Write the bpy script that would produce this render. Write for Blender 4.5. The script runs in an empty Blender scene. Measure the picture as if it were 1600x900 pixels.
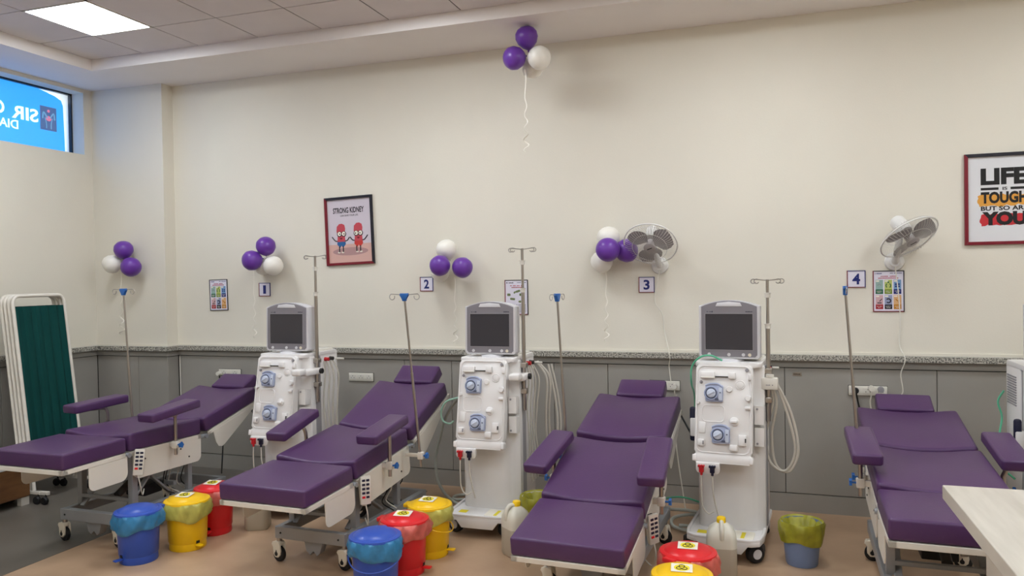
import bpy, bmesh, math, random
from mathutils import Vector, Matrix
random.seed(7)
PI = math.pi
scene = bpy.context.scene
C = scene.collection
# ------------------------------------------------------------------ camera, world, exposure
cam_data = bpy.data.cameras.new('camera')
cam = bpy.data.objects.new('camera', cam_data); C.objects.link(cam)
cam_data.sensor_width = 36.0; cam_data.lens = 27.09; cam_data.clip_start = 0.05
ROT = [[0.94933983, 0.01121414, 0.31405117], [0.3138, 0.01971106, -0.94928448], [-0.01683569, 0.99974283, 0.01519349]]
mw = Matrix(ROT).to_4x4(); mw.translation = Vector((0, 0, 1.5)); cam.matrix_world = mw
scene.camera = cam
world = bpy.data.worlds.new('world'); scene.world = world; world.use_nodes = True
bg = world.node_tree.nodes['Background']
bg.inputs[0].default_value = (0.75, 0.87, 1.0, 1); bg.inputs[1].default_value = 1.0
vs = scene.view_settings
vs.view_transform = 'Standard'; vs.look = 'None'; vs.gamma = 1.0; vs.use_curve_mapping = False
vs.exposure = 1.67
LIGHT_W = 8.5           # strength of every recessed ceiling panel
SIGN_W = 0.40
# ------------------------------------------------------------------ helpers
def lin(c):
    return tuple(((v/255)/12.92 if v/255 <= .04045 else ((v/255+.055)/1.055)**2.4) for v in c)
def mat(name, rgb, rough=.5, metal=0, noise=0, nscale=8, bump=0, bscale=60, rgb2=None, emit=0, trans=0, ior=1.45, coat=0, sss=0, stretch=None, alpha=1):
    m = bpy.data.materials.new(name); m.use_nodes = True
    nt = m.node_tree; b = nt.nodes['Principled BSDF']
    c = lin(rgb)
    b.inputs['Base Color'].default_value = (*c, 1)
    b.inputs['Roughness'].default_value = rough; b.inputs['Metallic'].default_value = metal
    b.inputs['IOR'].default_value = ior; b.inputs['Transmission Weight'].default_value = trans
    b.inputs['Coat Weight'].default_value = coat; b.inputs['Alpha'].default_value = alpha
    if sss: b.inputs['Subsurface Weight'].default_value = sss; b.inputs['Subsurface Radius'].default_value = (.02, .02, .02)
    if emit:
        b.inputs['Emission Color'].default_value = (*c, 1); b.inputs['Emission Strength'].default_value = emit
    if noise or bump or rgb2:
        tc = nt.nodes.new('ShaderNodeTexCoord'); mp = nt.nodes.new('ShaderNodeMapping')
        nt.links.new(tc.outputs['Object'], mp.inputs[0])
        if stretch: mp.inputs['Scale'].default_value = stretch
        if noise or rgb2:
            n = nt.nodes.new('ShaderNodeTexNoise'); n.inputs['Scale'].default_value = nscale; n.inputs['Detail'].default_value = 6
            nt.links.new(mp.outputs[0], n.inputs['Vector'])
            r = nt.nodes.new('ShaderNodeValToRGB')
            d = lin(rgb2) if rgb2 else tuple(v*(1-noise) for v in c)
            r.color_ramp.elements[0].position = .35; r.color_ramp.elements[1].position = .65
            r.color_ramp.elements[0].color = (*d, 1); r.color_ramp.elements[1].color = (*c, 1)
            nt.links.new(n.outputs[0], r.inputs[0]); nt.links.new(r.outputs[0], b.inputs['Base Color'])
        if bump:
            n2 = nt.nodes.new('ShaderNodeTexNoise'); n2.inputs['Scale'].default_value = bscale; n2.inputs['Detail'].default_value = 3
            nt.links.new(mp.outputs[0], n2.inputs['Vector'])
            bp = nt.nodes.new('ShaderNodeBump'); bp.inputs['Strength'].default_value = bump; bp.inputs['Distance'].default_value = .004
            nt.links.new(n2.outputs[0], bp.inputs['Height']); nt.links.new(bp.outputs[0], b.inputs['Normal'])
    return m
M = dict(
 wall=mat('cream_wall_paint', (230, 224, 209), .75, noise=.04, nscale=1.3, bump=.12, bscale=90),
 soffit=mat('soffit_paint', (240, 234, 230), .8, noise=.03, nscale=2),
 tile=mat('ceiling_tile', (222, 214, 212), .85, noise=.05, nscale=3, bump=.25, bscale=160),
 grid=mat('ceiling_grid', (70, 64, 62), .7),
 lampglow=mat('lamp_diffuser', (241, 248, 255), .5, emit=LIGHT_W),
 grey=mat('grey_laminate', (160, 156, 148), .55, noise=.08, nscale=3, bump=.05, bscale=200),
 joint=mat('dark_joint', (46, 43, 40), .8),
 floor=mat('tan_vinyl', (194, 163, 133), .38, rgb2=(172, 142, 113), nscale=2.2, bump=.05, bscale=50),
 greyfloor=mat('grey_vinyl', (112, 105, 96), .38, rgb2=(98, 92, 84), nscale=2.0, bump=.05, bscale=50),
 purple=mat('purple_vinyl', (80, 50, 92), .36, noise=.08, nscale=5, bump=.10, bscale=120),
 white=mat('white_powder_coat', (226, 220, 208), .4, noise=.03, nscale=5),
 caster=mat('cream_caster', (226, 216, 196), .35),
 steel=mat('brushed_steel', (178, 172, 165), .28, metal=1),
 frame=mat('silver_frame_paint', (160, 162, 164), .4, metal=.3, noise=.05, nscale=6),
 black=mat('black_rubber', (22, 22, 24), .55),
 darkmech=mat('dark_mechanism', (58, 55, 52), .5, noise=.25, nscale=14),
 bluek=mat('blue_knob', (42, 104, 180), .35),
 plast=mat('white_machine_plastic', (232, 229, 226), .38, noise=.02, nscale=4),
 plastw=mat('warm_white_plastic', (222, 218, 208), .4),
 plastg=mat('grey_machine_plastic', (150, 147, 150), .4),
 plastl=mat('light_grey_plastic', (214, 212, 214), .4),
 pump=mat('blue_grey_pump', (166, 174, 198), .35, rgb2=(152, 162, 190), nscale=20),
 pumpd=mat('dark_pump_track', (82, 90, 112), .3),
 pumpl=mat('pale_pump_rotor', (196, 204, 220), .3),
 screen=mat('monitor_screen', (56, 54, 60), .10, coat=.3),  # dark glass colour lightened to imitate grey room reflections
 bezel=mat('monitor_bezel', (134, 130, 136), .4),
 red=mat('red_connector', (196, 28, 38), .4),
 navy=mat('navy_connector', (24, 26, 52), .4),
 tube=mat('clear_tube', (214, 208, 196), .25, alpha=.85),
 green=mat('green_tube', (96, 190, 150), .35),
 greyhose=mat('grey_hose', (184, 188, 180), .4),
 greentube2=mat('pale_green_tube', (160, 200, 180), .35),
 blackc=mat('black_cable', (18, 18, 18), .5),
 whitec=mat('white_cable', (224, 220, 208), .5),
 yel=mat('yellow_plastic', (246, 196, 14), .32), redp=mat('red_plastic', (222, 34, 40), .32), blup=mat('blue_plastic', (50, 84, 178), .32),
 bagb=mat('blue_bag', (62, 142, 194), .3, noise=.35, nscale=14, bump=.6, bscale=22),
 bagy=mat('yellow_bag', (204, 196, 96), .35, noise=.3, nscale=14, bump=.6, bscale=22),
 bagr=mat('red_bag', (226, 112, 100), .3, noise=.35, nscale=14, bump=.6, bscale=22),
 bago=mat('olive_bag', (176, 172, 52), .4, noise=.4, nscale=14, bump=.7, bscale=22),
 basket=mat('slate_blue_basket', (122, 142, 180), .45),
 jug=mat('milky_jug', (224, 220, 204), .4, sss=.3, noise=.04, nscale=5),
 liquid=mat('jug_filled', (186, 178, 160), .4, sss=.2),
 yelcap=mat('yellow_cap', (250, 206, 16), .4),
 paper=mat('sticker_white', (236, 230, 214), .6), styel=mat('sticker_yellow', (232, 214, 40), .6), ink=mat('black_ink', (22, 20, 20), .6),
 bal=mat('purple_balloon', (106, 58, 158), .3), balw=mat('white_balloon', (240, 236, 226), .28, sss=.15),
 ribbon=mat('white_ribbon', (240, 234, 220), .35),
 maroon=mat('maroon_frame', (122, 16, 34), .35), blackf=mat('navy_black_frame', (20, 18, 32), .35),
 boardw=mat('number_board', (226, 222, 234), .4), navyink=mat('navy_ink', (22, 36, 110), .5),
 printw=mat('white_print', (222, 222, 224), .5), 
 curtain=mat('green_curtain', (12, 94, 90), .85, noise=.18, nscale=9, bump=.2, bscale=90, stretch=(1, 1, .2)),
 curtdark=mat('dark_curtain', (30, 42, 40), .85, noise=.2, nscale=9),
 wood=mat('brown_wood', (112, 76, 44), .5, rgb2=(92, 60, 34), nscale=4, stretch=(6, 1, 6)),
 fanw=mat('white_fan_plastic', (224, 222, 218), .35), fanb=mat('grey_fan_blade', (172, 166, 166), .35), wire=mat('fan_wire', (206, 202, 196), .35),
 signblue=mat('backlit_blue', (44, 150, 246), .4, emit=SIGN_W), signwhite=mat('backlit_white', (225, 250, 250), .4, emit=SIGN_W*1.1),
 signgrey=mat('sign_logo', (66, 92, 136), .4, emit=SIGN_W*.8), signpink=mat('sign_logo_pink', (200, 110, 140), .4, emit=SIGN_W*.8), signteal=mat('sign_logo_teal', (96, 146, 180), .4, emit=SIGN_W*.8),
 aluf=mat('black_window_frame', (18, 22, 30), .4), alu2=mat('window_reveal', (190, 186, 178), .6),
 sock=mat('socket_white', (226, 222, 210), .4),
)
def granite():
    m = mat('granite', (150, 146, 138), .3); nt = m.node_tree; b = nt.nodes['Principled BSDF']
    tc = nt.nodes.new('ShaderNodeTexCoord'); v = nt.nodes.new('ShaderNodeTexNoise'); v.inputs['Scale'].default_value = 120; v.inputs['Detail'].default_value = 2
    r = nt.nodes.new('ShaderNodeValToRGB'); r.color_ramp.interpolation = 'LINEAR'
    e = r.color_ramp.elements; e[0].position = .38; e[0].color = (*lin((84, 82, 78)), 1); e[1].position = .6; e[1].color = (*lin((196, 192, 180)), 1)
    nt.links.new(tc.outputs['Object'], v.inputs['Vector']); nt.links.new(v.outputs[0], r.inputs[0]); nt.links.new(r.outputs[0], b.inputs['Base Color'])
    return m
M['granite'] = granite()
def marble():
    m = mat('pale_laminate', (226, 218, 200), .35); nt = m.node_tree; b = nt.nodes['Principled BSDF']
    tc = nt.nodes.new('ShaderNodeTexCoord'); mp = nt.nodes.new('ShaderNodeMapping'); mp.inputs['Scale'].default_value = (7, .8, 1); mp.inputs['Rotation'].default_value = (0, 0, .25)
    n = nt.nodes.new('ShaderNodeTexNoise'); n.inputs['Scale'].default_value = 2.5; n.inputs['Detail'].default_value = 5
    r = nt.nodes.new('ShaderNodeValToRGB'); e = r.color_ramp.elements
    e[0].position = .3; e[0].color = (*lin((188, 180, 166)), 1); e[1].position = .6; e[1].color = (*lin((208, 201, 188)), 1)
    nt.links.new(tc.outputs['Object'], mp.inputs[0]); nt.links.new(mp.outputs[0], n.inputs['Vector']); nt.links.new(n.outputs[0], r.inputs[0]); nt.links.new(r.outputs[0], b.inputs['Base Color'])
    return m
M['marble'] = marble()
def glassmat():
    m = bpy.data.materials.new('window_glass'); m.use_nodes = True; nt = m.node_tree; nt.nodes.clear()
    o = nt.nodes.new('ShaderNodeOutputMaterial'); mx = nt.nodes.new('ShaderNodeMixShader'); t = nt.nodes.new('ShaderNodeBsdfTransparent'); g = nt.nodes.new('ShaderNodeBsdfGlossy')
    g.inputs['Roughness'].default_value = .05; mx.inputs[0].default_value = .06
    nt.links.new(t.outputs[0], mx.inputs[1]); nt.links.new(g.outputs[0], mx.inputs[2]); nt.links.new(mx.outputs[0], o.inputs[0]); return m
M['glass'] = glassmat()

def tag(o, label=None, cat=None, group=None, kind=None):
    if label: o['label'] = label
    if cat: o['category'] = cat
    if group: o['group'] = group
    if kind: o['kind'] = kind
    return o
def empty(name, loc, rz=0, label=None, cat=None, group=None):
    o = bpy.data.objects.new(name, None); C.objects.link(o); o.empty_display_size = .1
    o.location = loc; o.rotation_euler = (0, 0, rz)
    return tag(o, label, cat, group)
def ob(name, bm, m, parent=None, loc=None, smooth=True, angle=40, label=None):
    bmesh.ops.recalc_face_normals(bm, faces=bm.faces[:])
    me = bpy.data.meshes.new(name); bm.to_mesh(me); bm.free()
    me.materials.append(M[m] if isinstance(m, str) else m)
    if smooth:
        me.shade_smooth(); me.set_sharp_from_angle(angle=math.radians(angle))
    o = bpy.data.objects.new(name, me); C.objects.link(o)
    if parent: o.parent = parent
    if loc is not None: o.location = loc
    if label: o['label'] = label
    return o
def B(): return bmesh.new()
def merge(bm, src, mtx=None):
    if mtx is not None: src.transform(mtx)
    me = bpy.data.meshes.new('tmp'); src.to_mesh(me); src.free(); bm.from_mesh(me); bpy.data.meshes.remove(me)
def box(bm, x0, x1, y0, y1, z0, z1, r=0, seg=2, mtx=None):
    b = bmesh.new(); bmesh.ops.create_cube(b, size=1)
    b.transform(Matrix.Translation(((x0+x1)/2, (y0+y1)/2, (z0+z1)/2)) @ Matrix.Diagonal((x1-x0, y1-y0, z1-z0, 1)))
    if r: bmesh.ops.bevel(b, geom=b.edges[:], offset=r, segments=seg, profile=.5, affect='EDGES')
    merge(bm, b, mtx); return bm
def cyl(bm, p0, p1, r0, r1=None, n=16, cap=True):
    p0 = Vector(p0); p1 = Vector(p1); d = p1-p0; r1 = r0 if r1 is None else r1
    b = bmesh.new(); bmesh.ops.create_cone(b, cap_ends=cap, segments=n, radius1=r0, radius2=r1, depth=d.length)
    q = d.to_track_quat('Z', 'Y').to_matrix().to_4x4(); q.translation = (p0+p1)/2
    merge(bm, b, q); return bm
def ball(bm, c, r, sx=1, sy=1, sz=1, n=12, mtx=None):
    b = bmesh.new(); bmesh.ops.create_uvsphere(b, u_segments=n*2, v_segments=n, radius=1)
    t = Matrix.Translation(c) @ (mtx or Matrix()) @ Matrix.Diagonal((r*sx, r*sy, r*sz, 1)); merge(bm, b, t); return bm
def catmull(pts, k=6):
    P = [Vector(p) for p in pts]; P = [P[0]*2-P[1]]+P+[P[-1]*2-P[-2]]; out = []
    for i in range(1, len(P)-2):
        a, b, c, d = P[i-1:i+3]
        for j in range(k):
            t = j/k
            out.append(.5*((2*b)+(c-a)*t+(2*a-5*b+4*c-d)*t*t+(3*b-a-3*c+d)*t**3))
    out.append(P[-2]); return out
def tube(bm, pts, r, n=8, smooth=0, closed=False, rr=None, flat=None):
    P = catmull(pts, smooth) if smooth else [Vector(p) for p in pts]
    L = len(P); rings = []; up = None
    for i, p in enumerate(P):
        if closed: d = (P[(i+1) % L]-P[i-1])
        else: d = (P[min(i+1, L-1)]-P[max(i-1, 0)])
        d.normalize()
        if up is None:
            up = Vector((0, 0, 1)) if abs(d.z) < .9 else Vector((1, 0, 0))
        u = (up-d*up.dot(d)).normalized(); v = d.cross(u); up = u
        rad = rr[i] if rr else r
        rings.append([bm.verts.new(p+u*(math.cos(2*PI*j/n)*rad)+v*(math.sin(2*PI*j/n)*rad*(flat or 1))) for j in range(n)])
    rng = range(L) if closed else range(L-1)
    for i in rng:
        a = rings[i]; b = rings[(i+1) % L]
        for j in range(n): bm.faces.new((a[j], a[(j+1) % n], b[(j+1) % n], b[j]))
    if not closed:
        bm.faces.new(rings[0][::-1]); bm.faces.new(rings[-1])
    return bm
def lathe(bm, prof, n=32, mtx=None, wob=None):
    b = bmesh.new(); rings = []
    for i, (r, z) in enumerate(prof):
        if r < 1e-5: rings.append([b.verts.new((0, 0, z))])
        else: rings.append([b.verts.new(((r+(wob(i, j) if wob else 0))*math.cos(2*PI*j/n), (r+(wob(i, j) if wob else 0))*math.sin(2*PI*j/n), z)) for j in range(n)])
    for a, c in zip(rings, rings[1:]):
        for j in range(n):
            if len(a) == 1 and len(c) == 1: continue
            if len(a) == 1: b.faces.new((a[0], c[(j+1) % n], c[j]))
            elif len(c) == 1: b.faces.new((a[j], a[(j+1) % n], c[0]))
            else: b.faces.new((a[j], a[(j+1) % n], c[(j+1) % n], c[j]))
    merge(bm, b, mtx); return bm
def rrect(x0, x1, y0, y1, r, n=5, rs=None):
    rs = rs or (r, r, r, r); out = []   # order: bl, br, tr, tl
    for (cx, cy, a0), q in zip(((x0, y0, PI), (x1, y0, 1.5*PI), (x1, y1, 0), (x0, y1, .5*PI)), rs):
        if q <= 0: out.append((cx, cy)); continue
        ox = cx+(q if cx == x0 else -q); oy = cy+(q if cy == y0 else -q)
        for k in range(n+1):
            a = a0+k/n*PI/2; out.append((ox+q*math.cos(a), oy+q*math.sin(a)))
    return out
def prism(bm, pts, d0, d1, mtx=None, bevel=0, plane='xz'):
    """outline in a plane, extruded along the third axis from d0 to d1"""
    b = bmesh.new()
    f = {'xz': lambda p, d: (p[0], d, p[1]), 'xy': lambda p, d: (p[0], p[1], d), 'yz': lambda p, d: (d, p[0], p[1])}[plane]
    A = [b.verts.new(f(p, d0)) for p in pts]; D = [b.verts.new(f(p, d1)) for p in pts]
    fa = b.faces.new(A); fd = b.faces.new(D[::-1]); n = len(pts)
    for i in range(n): b.faces.new((A[i], D[i], D[(i+1) % n], A[(i+1) % n]))
    if bevel:
        es = list({e for e in list(fa.edges)+list(fd.edges)})
        bmesh.ops.bevel(b, geom=es, offset=bevel, segments=2, profile=.5, affect='EDGES')
    merge(bm, b, mtx); return bm
def textbm(body, w, h, bold=0.0, depth=.0004, space=1.0):
    """lettering fitted into w x h (w or h may be None), lower left corner at the origin, in the xz plane facing -y"""
    cu = bpy.data.curves.new('t', 'FONT'); cu.body = body; cu.size = 1; cu.offset = bold; cu.extrude = .001; cu.space_character = space; cu.resolution_u = 3
    o = bpy.data.objects.new('t', cu); C.objects.link(o)
    bpy.context.view_layer.update()
    me = bpy.data.meshes.new_from_object(o); bm = bmesh.new(); bm.from_mesh(me)
    bpy.data.objects.remove(o); bpy.data.meshes.remove(me); bpy.data.curves.remove(cu)
    xs = [v.co.x for v in bm.verts]; ys = [v.co.y for v in bm.verts]
    W = max(xs)-min(xs); H = max(ys)-min(ys); sx = w/W if w else h/H; sy = h/H if h else w/W
    for v in bm.verts:
        x, y, z = v.co; v.co = ((x-min(xs))*sx, -depth*(.5+z*500), (y-min(ys))*sy)
    return bm
def letters(name, body, x, z, w, h, m, parent, y=0, bold=0., depth=.0006, center=False, space=1., shear=0):
    bm = textbm(body, w, h, bold, depth, space)
    dx = 0
    if center: dx = -max(v.co.x for v in bm.verts)/2
    bm.transform(Matrix.Translation((x+dx, y, z)))
    return ob(name, bm, m, parent, smooth=False)
# ------------------------------------------------------------------ SETTING
XL, YB, ZS, ZT, COLX, COLY = -5.3, 5.12, 3.09, 3.17, -4.58, 5.0
XR, YF = 3.0, -3.0
def struct(name, bm, m, parent=None, smooth=False, label=None):
    o = ob(name, bm, m, parent, smooth=smooth)
    if not parent: tag(o, label, None, None, 'structure')
    return o
struct('floor', box(B(), XL-.2, XR+.2, YF-.2, YB+.2, -.1, 0), 'floor', label='tan vinyl floor of the treatment room')
FL = bpy.data.objects['floor']
ob('grey_floor_zone', box(B(), XL, -3.76, YF, YB, 0, .0015), 'greyfloor', FL, label='grey vinyl floor along the left wall')
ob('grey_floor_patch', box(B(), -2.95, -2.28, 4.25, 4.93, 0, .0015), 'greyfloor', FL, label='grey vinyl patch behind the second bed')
wb = struct('wall_back', box(B(), COLX-.05, XR+.2, YB, YB+.15, 0, 3.4), 'wall', label='cream back wall over a grey wainscot')
wp = struct('wall_pillar', box(B(), XL-.2, COLX, COLY, YB+.2, 0, 3.4), 'wall', label='cream pillar in the left corner')
wl = B()
WY0, WY1, WZ0, WZ1 = 1.9, 4.92, 2.555, 3.06
box(wl, XL-.25, XL, YF, YB, 0, WZ0); box(wl, XL-.25, XL, YF, YB, WZ1, 3.4); box(wl, XL-.25, XL, YF, WY0, WZ0, WZ1); box(wl, XL-.25, XL, WY1, YB, WZ0, WZ1)
wl = struct('wall_left', wl, 'wall', label='cream left wall with a high window strip')
struct('wall_right', box(B(), XR, XR+.15, YF, YB, 0, 3.4), 'wall', label='cream right wall')
struct('wall_front', box(B(), XL, XR, YF-.15, YF, 0, 3.4), 'wall', label='cream wall behind the camera')
ceil = struct('ceiling', box(B(), XL-.2, XR+.2, YF-.2, YB+.2, 3.42, 3.5), 'soffit', label='tiled ceiling inside a plaster soffit')
CX0, CX1, CY0, CY1 = -4.78, 2.5, -2.5, 4.52
s = B()
box(s, XL-.1, XR, CY1, YB+.1, ZS, 3.42, .0); box(s, XL-.1, CX0, YF, CY1, ZS, 3.42); box(s, CX1, XR, YF, CY1, ZS, 3.42); box(s, CX0, CX1, YF, CY0, ZS, 3.42)
ob('plaster_soffit', s, 'soffit', ceil, smooth=False)
# tiles
def lines(a, b, anchor, step):
    k = math.ceil((a-anchor)/step+.05); out = [a]
    while anchor+k*step < b-.02: out.append(anchor+k*step); k += 1
    return out+[b]
xs = lines(CX0, CX1, -4.30, .5); ys = lines(CY0, CY1, 4.085, .525)
LX = {-4.30, -2.30, -.30, 1.70}
lights = []
tm = {}
for i in range(len(xs)-1):
    for j in range(len(ys)-1):
        x0, x1, y0, y1 = xs[i], xs[i+1], ys[j], ys[j+1]
        if any(abs(x0-q) < .01 for q in LX) and any(abs(y1-q) < .01 for q in (4.085, 4.085-.525*4, 4.085-.525*8)):
            lights.append((x0, x1, y0, y1)); continue
        key = (round(x1-x0, 3), round(y1-y0, 3))
        if key not in tm:
            o = ob('ceiling_tile', box(B(), -(x1-x0)/2+.004, (x1-x0)/2-.004, -(y1-y0)/2+.004, (y1-y0)/2-.004, 0, .004, .001, 1), 'tile', ceil, smooth=False); tm[key] = o
        else:
            o = tm[key].copy(); C.objects.link(o)
        o.location = ((x0+x1)/2, (y0+y1)/2, ZT)
g = B()
box(g, CX0, CX1, CY0, CY1, ZT+.005, ZT+.018)
ob('tile_backing', g, 'grid', ceil, smooth=False)
where = ['glowing above the high window'] + ['%s in the row nearest the back wall' % q for q in ('second', 'third', 'fourth')] + ['%s in the middle row' % q for q in ('first', 'second', 'third', 'fourth')] + ['%s in the row behind the camera' % q for q in ('first', 'second', 'third', 'fourth')]
for n, (x0, x1, y0, y1) in enumerate(sorted(lights, key=lambda q: (-q[3], q[0]))):
    e = empty('ceiling_light', ((x0+x1)/2, (y0+y1)/2, ZT-.003), 0,
              'square recessed ceiling light panel, '+where[n], 'ceiling light', 'recessed ceiling panels')
    w = (x1-x0)/2; h = (y1-y0)/2
    b = B()
    for a in ((-w, w, -h, -h+.012), (-w, w, h-.012, h), (-w, -w+.012, -h, h), (w-.012, w, -h, h)): box(b, a[0], a[1], a[2], a[3], 0, .018)
    ob('frame', b, 'white', e, smooth=False)
    ob('diffuser', box(B(), -w+.012, w-.012, -h+.012, h-.012, .002, .012), 'lampglow', e, smooth=False)
# bands round the walls
def band(d, z0, z1, x_end=XR, d0=-.002, left=True):
    pl = lambda q: [(XL+q, YF), (XL+q, COLY-q), (COLX+q, COLY-q), (COLX+q, YB-q), (x_end, YB-q)]
    a = pl(d0); c = pl(d); b = B()
    va = [[b.verts.new((x, y, z)) for (x, y) in a] for z in (z0, z1)]; vc = [[b.verts.new((x, y, z)) for (x, y) in c] for z in (z0, z1)]
    for i in range(4):
        b.faces.new((va[1][i], va[1][i+1], vc[1][i+1], vc[1][i])); b.faces.new((va[0][i], vc[0][i], vc[0][i+1], va[0][i+1]))
        b.faces.new((vc[0][i], vc[1][i], vc[1][i+1], vc[0][i+1])); b.faces.new((va[0][i], va[0][i+1], va[1][i+1], va[1][i]))
    for i in (0, 4): b.faces.new((va[0][i], va[1][i], vc[1][i], vc[0][i]))
    return b
lb = band(.062, .950, .984); bmesh.ops.recalc_face_normals(lb, faces=lb.faces[:])
struct('trim_1', lb, 'granite', label='speckled grey granite ledge along the walls')
struct('trim_2', band(.008, .984, 1.0), 'wall', label='thin cream bead above the granite ledge')
struct('trim_3', band(.030, .905, .950), 'grey', label='grey rail under the granite ledge')
struct('baseboard_back', band(.022, 0, .112), 'grey', label='grey baseboard under the wainscot')
ob('joint_backing', band(.006, .112, .905), 'joint', wb, smooth=False)
def panel(x0, x1, parent=wb, y=YB): ob('wainscot_panel', box(B(), x0+.002, x1-.002, y-.020, y-.004, .117, .899, .0015, 1), 'grey', parent, smooth=False)
jx = [COLX+.022, -3.28, -2.528, -2.154, -1.394, -1.02, .099, .948, 1.7, 2.4, XR]
for a, c in zip(jx, jx[1:]): panel(a, c)
panel(XL+.022, -4.856, wp, COLY); panel(-4.856, COLX+.018, wp, COLY)
ob('wainscot_panel', box(B(), COLX+.003, COLX+.020, COLY-.016, YB-.022, .117, .899), 'grey', wp, smooth=False)
yy = COLY-.02
while yy > YF+.1:
    y2 = max(yy-.85, YF); ob('wainscot_panel', box(B(), XL+.004, XL+.020, y2+.002, yy-.002, .117, .899, .0015, 1), 'grey', wl, smooth=False); yy = y2
# window
w1 = empty('window_1', (XL-.12, (WY0+WY1)/2, WZ0)); tag(w1, 'long high window with a thin black frame', None, None, 'structure')
hy = (WY1-WY0)/2; hz = WZ1-WZ0
b = B(); t = .012
box(b, -.03, 0, -hy, hy, 0, t); box(b, -.03, 0, -hy, hy, hz-t, hz); box(b, -.03, 0, -hy, -hy+t, 0, hz); box(b, -.03, 0, hy-t, hy, 0, hz); box(b, -.03, 0, -.2-t, -.2, 0, hz)
ob('window_frame', b, 'aluf', w1, smooth=False)
ob('window_pane', box(B(), -.018, -.012, -.2, hy-t, t, hz-t), 'glass', w1, smooth=False)
ob('window_pane', box(B(), -.018, -.012, -hy+t, -.2-t, t, hz-t), 'glass', w1, smooth=False)
# backlit sign outside the window, read from the street side
sg = empty('backlit_sign', (-5.475, 4.2, 2.40), 0, 'backlit blue sign outside the high window, its white lettering seen from behind', 'sign')
pts = [(-2.2, 0), (.695, 0), (.690, .30), (.682, .56), (.665, .60), (.61, .625), (.46, .655), (-2.2, .67)]
ob('sign_panel', prism(B(), pts, -.02, 0, plane='yz'), 'signblue', sg, smooth=False)
def signtext(body, y, z, w, h, m='signwhite', bold=.02):
    bm = textbm(body, w, h, bold, .002)
    for v in bm.verts: x, yv, zz = v.co; v.co = (.003+yv*1.0, y-x, z+zz)
    return ob('sign_lettering', bm, m, sg, smooth=False)
signtext('SIR', .450, .380, .225, .102); signtext('G', .165, .395, .085, .102); signtext('DIA', .275, .300, .155, .066, bold=.01)
ob('logo_panel', box(B(), .001, .004, .468, .615, .335, .525), 'signgrey', sg, smooth=False)
for q in (-1, 1):
    b = B(); tube(b, [(.006, .5415+q*.01, .43), (.006, .5415+q*.045, .475), (.006, .5415+q*.055, .425)], .006, 6, 4); ob('logo_wing', b, 'signteal', sg)
    b = B(); tube(b, [(.006, .5415+q*.022, .35), (.006, .5415+q*.022, .39), (.006, .5415+q*.034, .435)], .003, 6, 4); ob('logo_hand', b, 'signteal', sg)
b = B(); ball(b, (.006, .5415, .43), .026, .1, 1, .8, 8); ob('logo_figure', b, 'signpink', sg)
b = B(); ball(b, (.006, .5415, .49), .012, .3, 1, 1, 8); ob('logo_head', b, 'signpink', sg)
# ------------------------------------------------------------------ WALL THINGS
def bordered(e, w, h, bt, left, top, mid, midname, depth=.006, rightm=None, botm=None):
    """a sheet with a two colour border on its front; e sits at the centre, front faces -y"""
    ob(midname, box(B(), -w/2+bt*.5, w/2-bt*.5, -depth*.6, 0, -h/2+bt*.5, h/2-bt*.5), mid, e, smooth=False)
    b = B(); box(b, -w/2, -w/2+bt, -depth, 0, -h/2, h/2); ob('border_side', b, left, e, smooth=False)
    b = B(); box(b, -w/2+bt, w/2, -depth, 0, h/2-bt, h/2); ob('border_side', b, top, e, smooth=False)
    b = B(); box(b, w/2-bt, w/2, -depth, 0, -h/2, h/2-bt); ob('border_side', b, rightm or top, e, smooth=False)
    b = B(); box(b, -w/2+bt, w/2-bt, -depth, 0, -h/2, -h/2+bt); ob('border_side', b, botm or left, e, smooth=False)
for n, (x, z, lab) in enumerate([(-3.731, 1.429, 'above the leftmost monitor'), (-2.345, 1.454, 'left of a balloon bunch'), (-.755, 1.429, 'below the left wall fan'), (.517, 1.448, 'left of the right wall fan')]):
    e = empty('number_sign', (x, YB-.001, z), 0, 'small square wall sign with a navy %d, %s' % (n+1, lab), 'sign', 'bed number signs')
    bordered(e, .104, .104, .0045, 'maroon', 'navyink', 'boardw', 'sign_board')
    letters('numeral', str(n+1), 0, -.033, [.026, .04, .04, .044][n], .066, 'navyink', e, -.004, .03, center=True)
M['c1'] = mat('print_teal', (150, 178, 172), .6); M['c2'] = mat('print_lime', (186, 196, 110), .6); M['c3'] = mat('print_blue', (120, 156, 196), .6)
M['c4'] = mat('print_pink', (206, 168, 172), .6); M['c5'] = mat('print_lilac', (150, 156, 186), .6); M['c6'] = mat('print_peach', (222, 176, 124), .6)
M['d1'] = mat('print_green', (28, 96, 66), .6); M['d2'] = mat('print_olive', (122, 142, 40), .6); M['d3'] = mat('print_navy', (22, 34, 110), .6)
M['d4'] = mat('print_red', (160, 24, 40), .6); M['d5'] = mat('print_black', (26, 22, 38), .6); M['d6'] = mat('print_ochre', (196, 132, 32), .6)
M['redink'] = mat('red_ink', (170, 40, 50), .6); M['greyink'] = mat('grey_ink', (150, 146, 150), .6); M['dg'] = mat('drawing_green', (112, 124, 84), .6)
def dashes(b, x0, x1, z, h, n, y):
    w = (x1-x0)/n
    rnd = random.Random(int(abs(x0+z)*1e4))
    for i in range(n):
        if rnd.random() < .12: continue
        box(b, x0+i*w, x0+(i+.78)*w, y-.0008, y, z, z+h*(.8+.2*rnd.random()))
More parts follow.
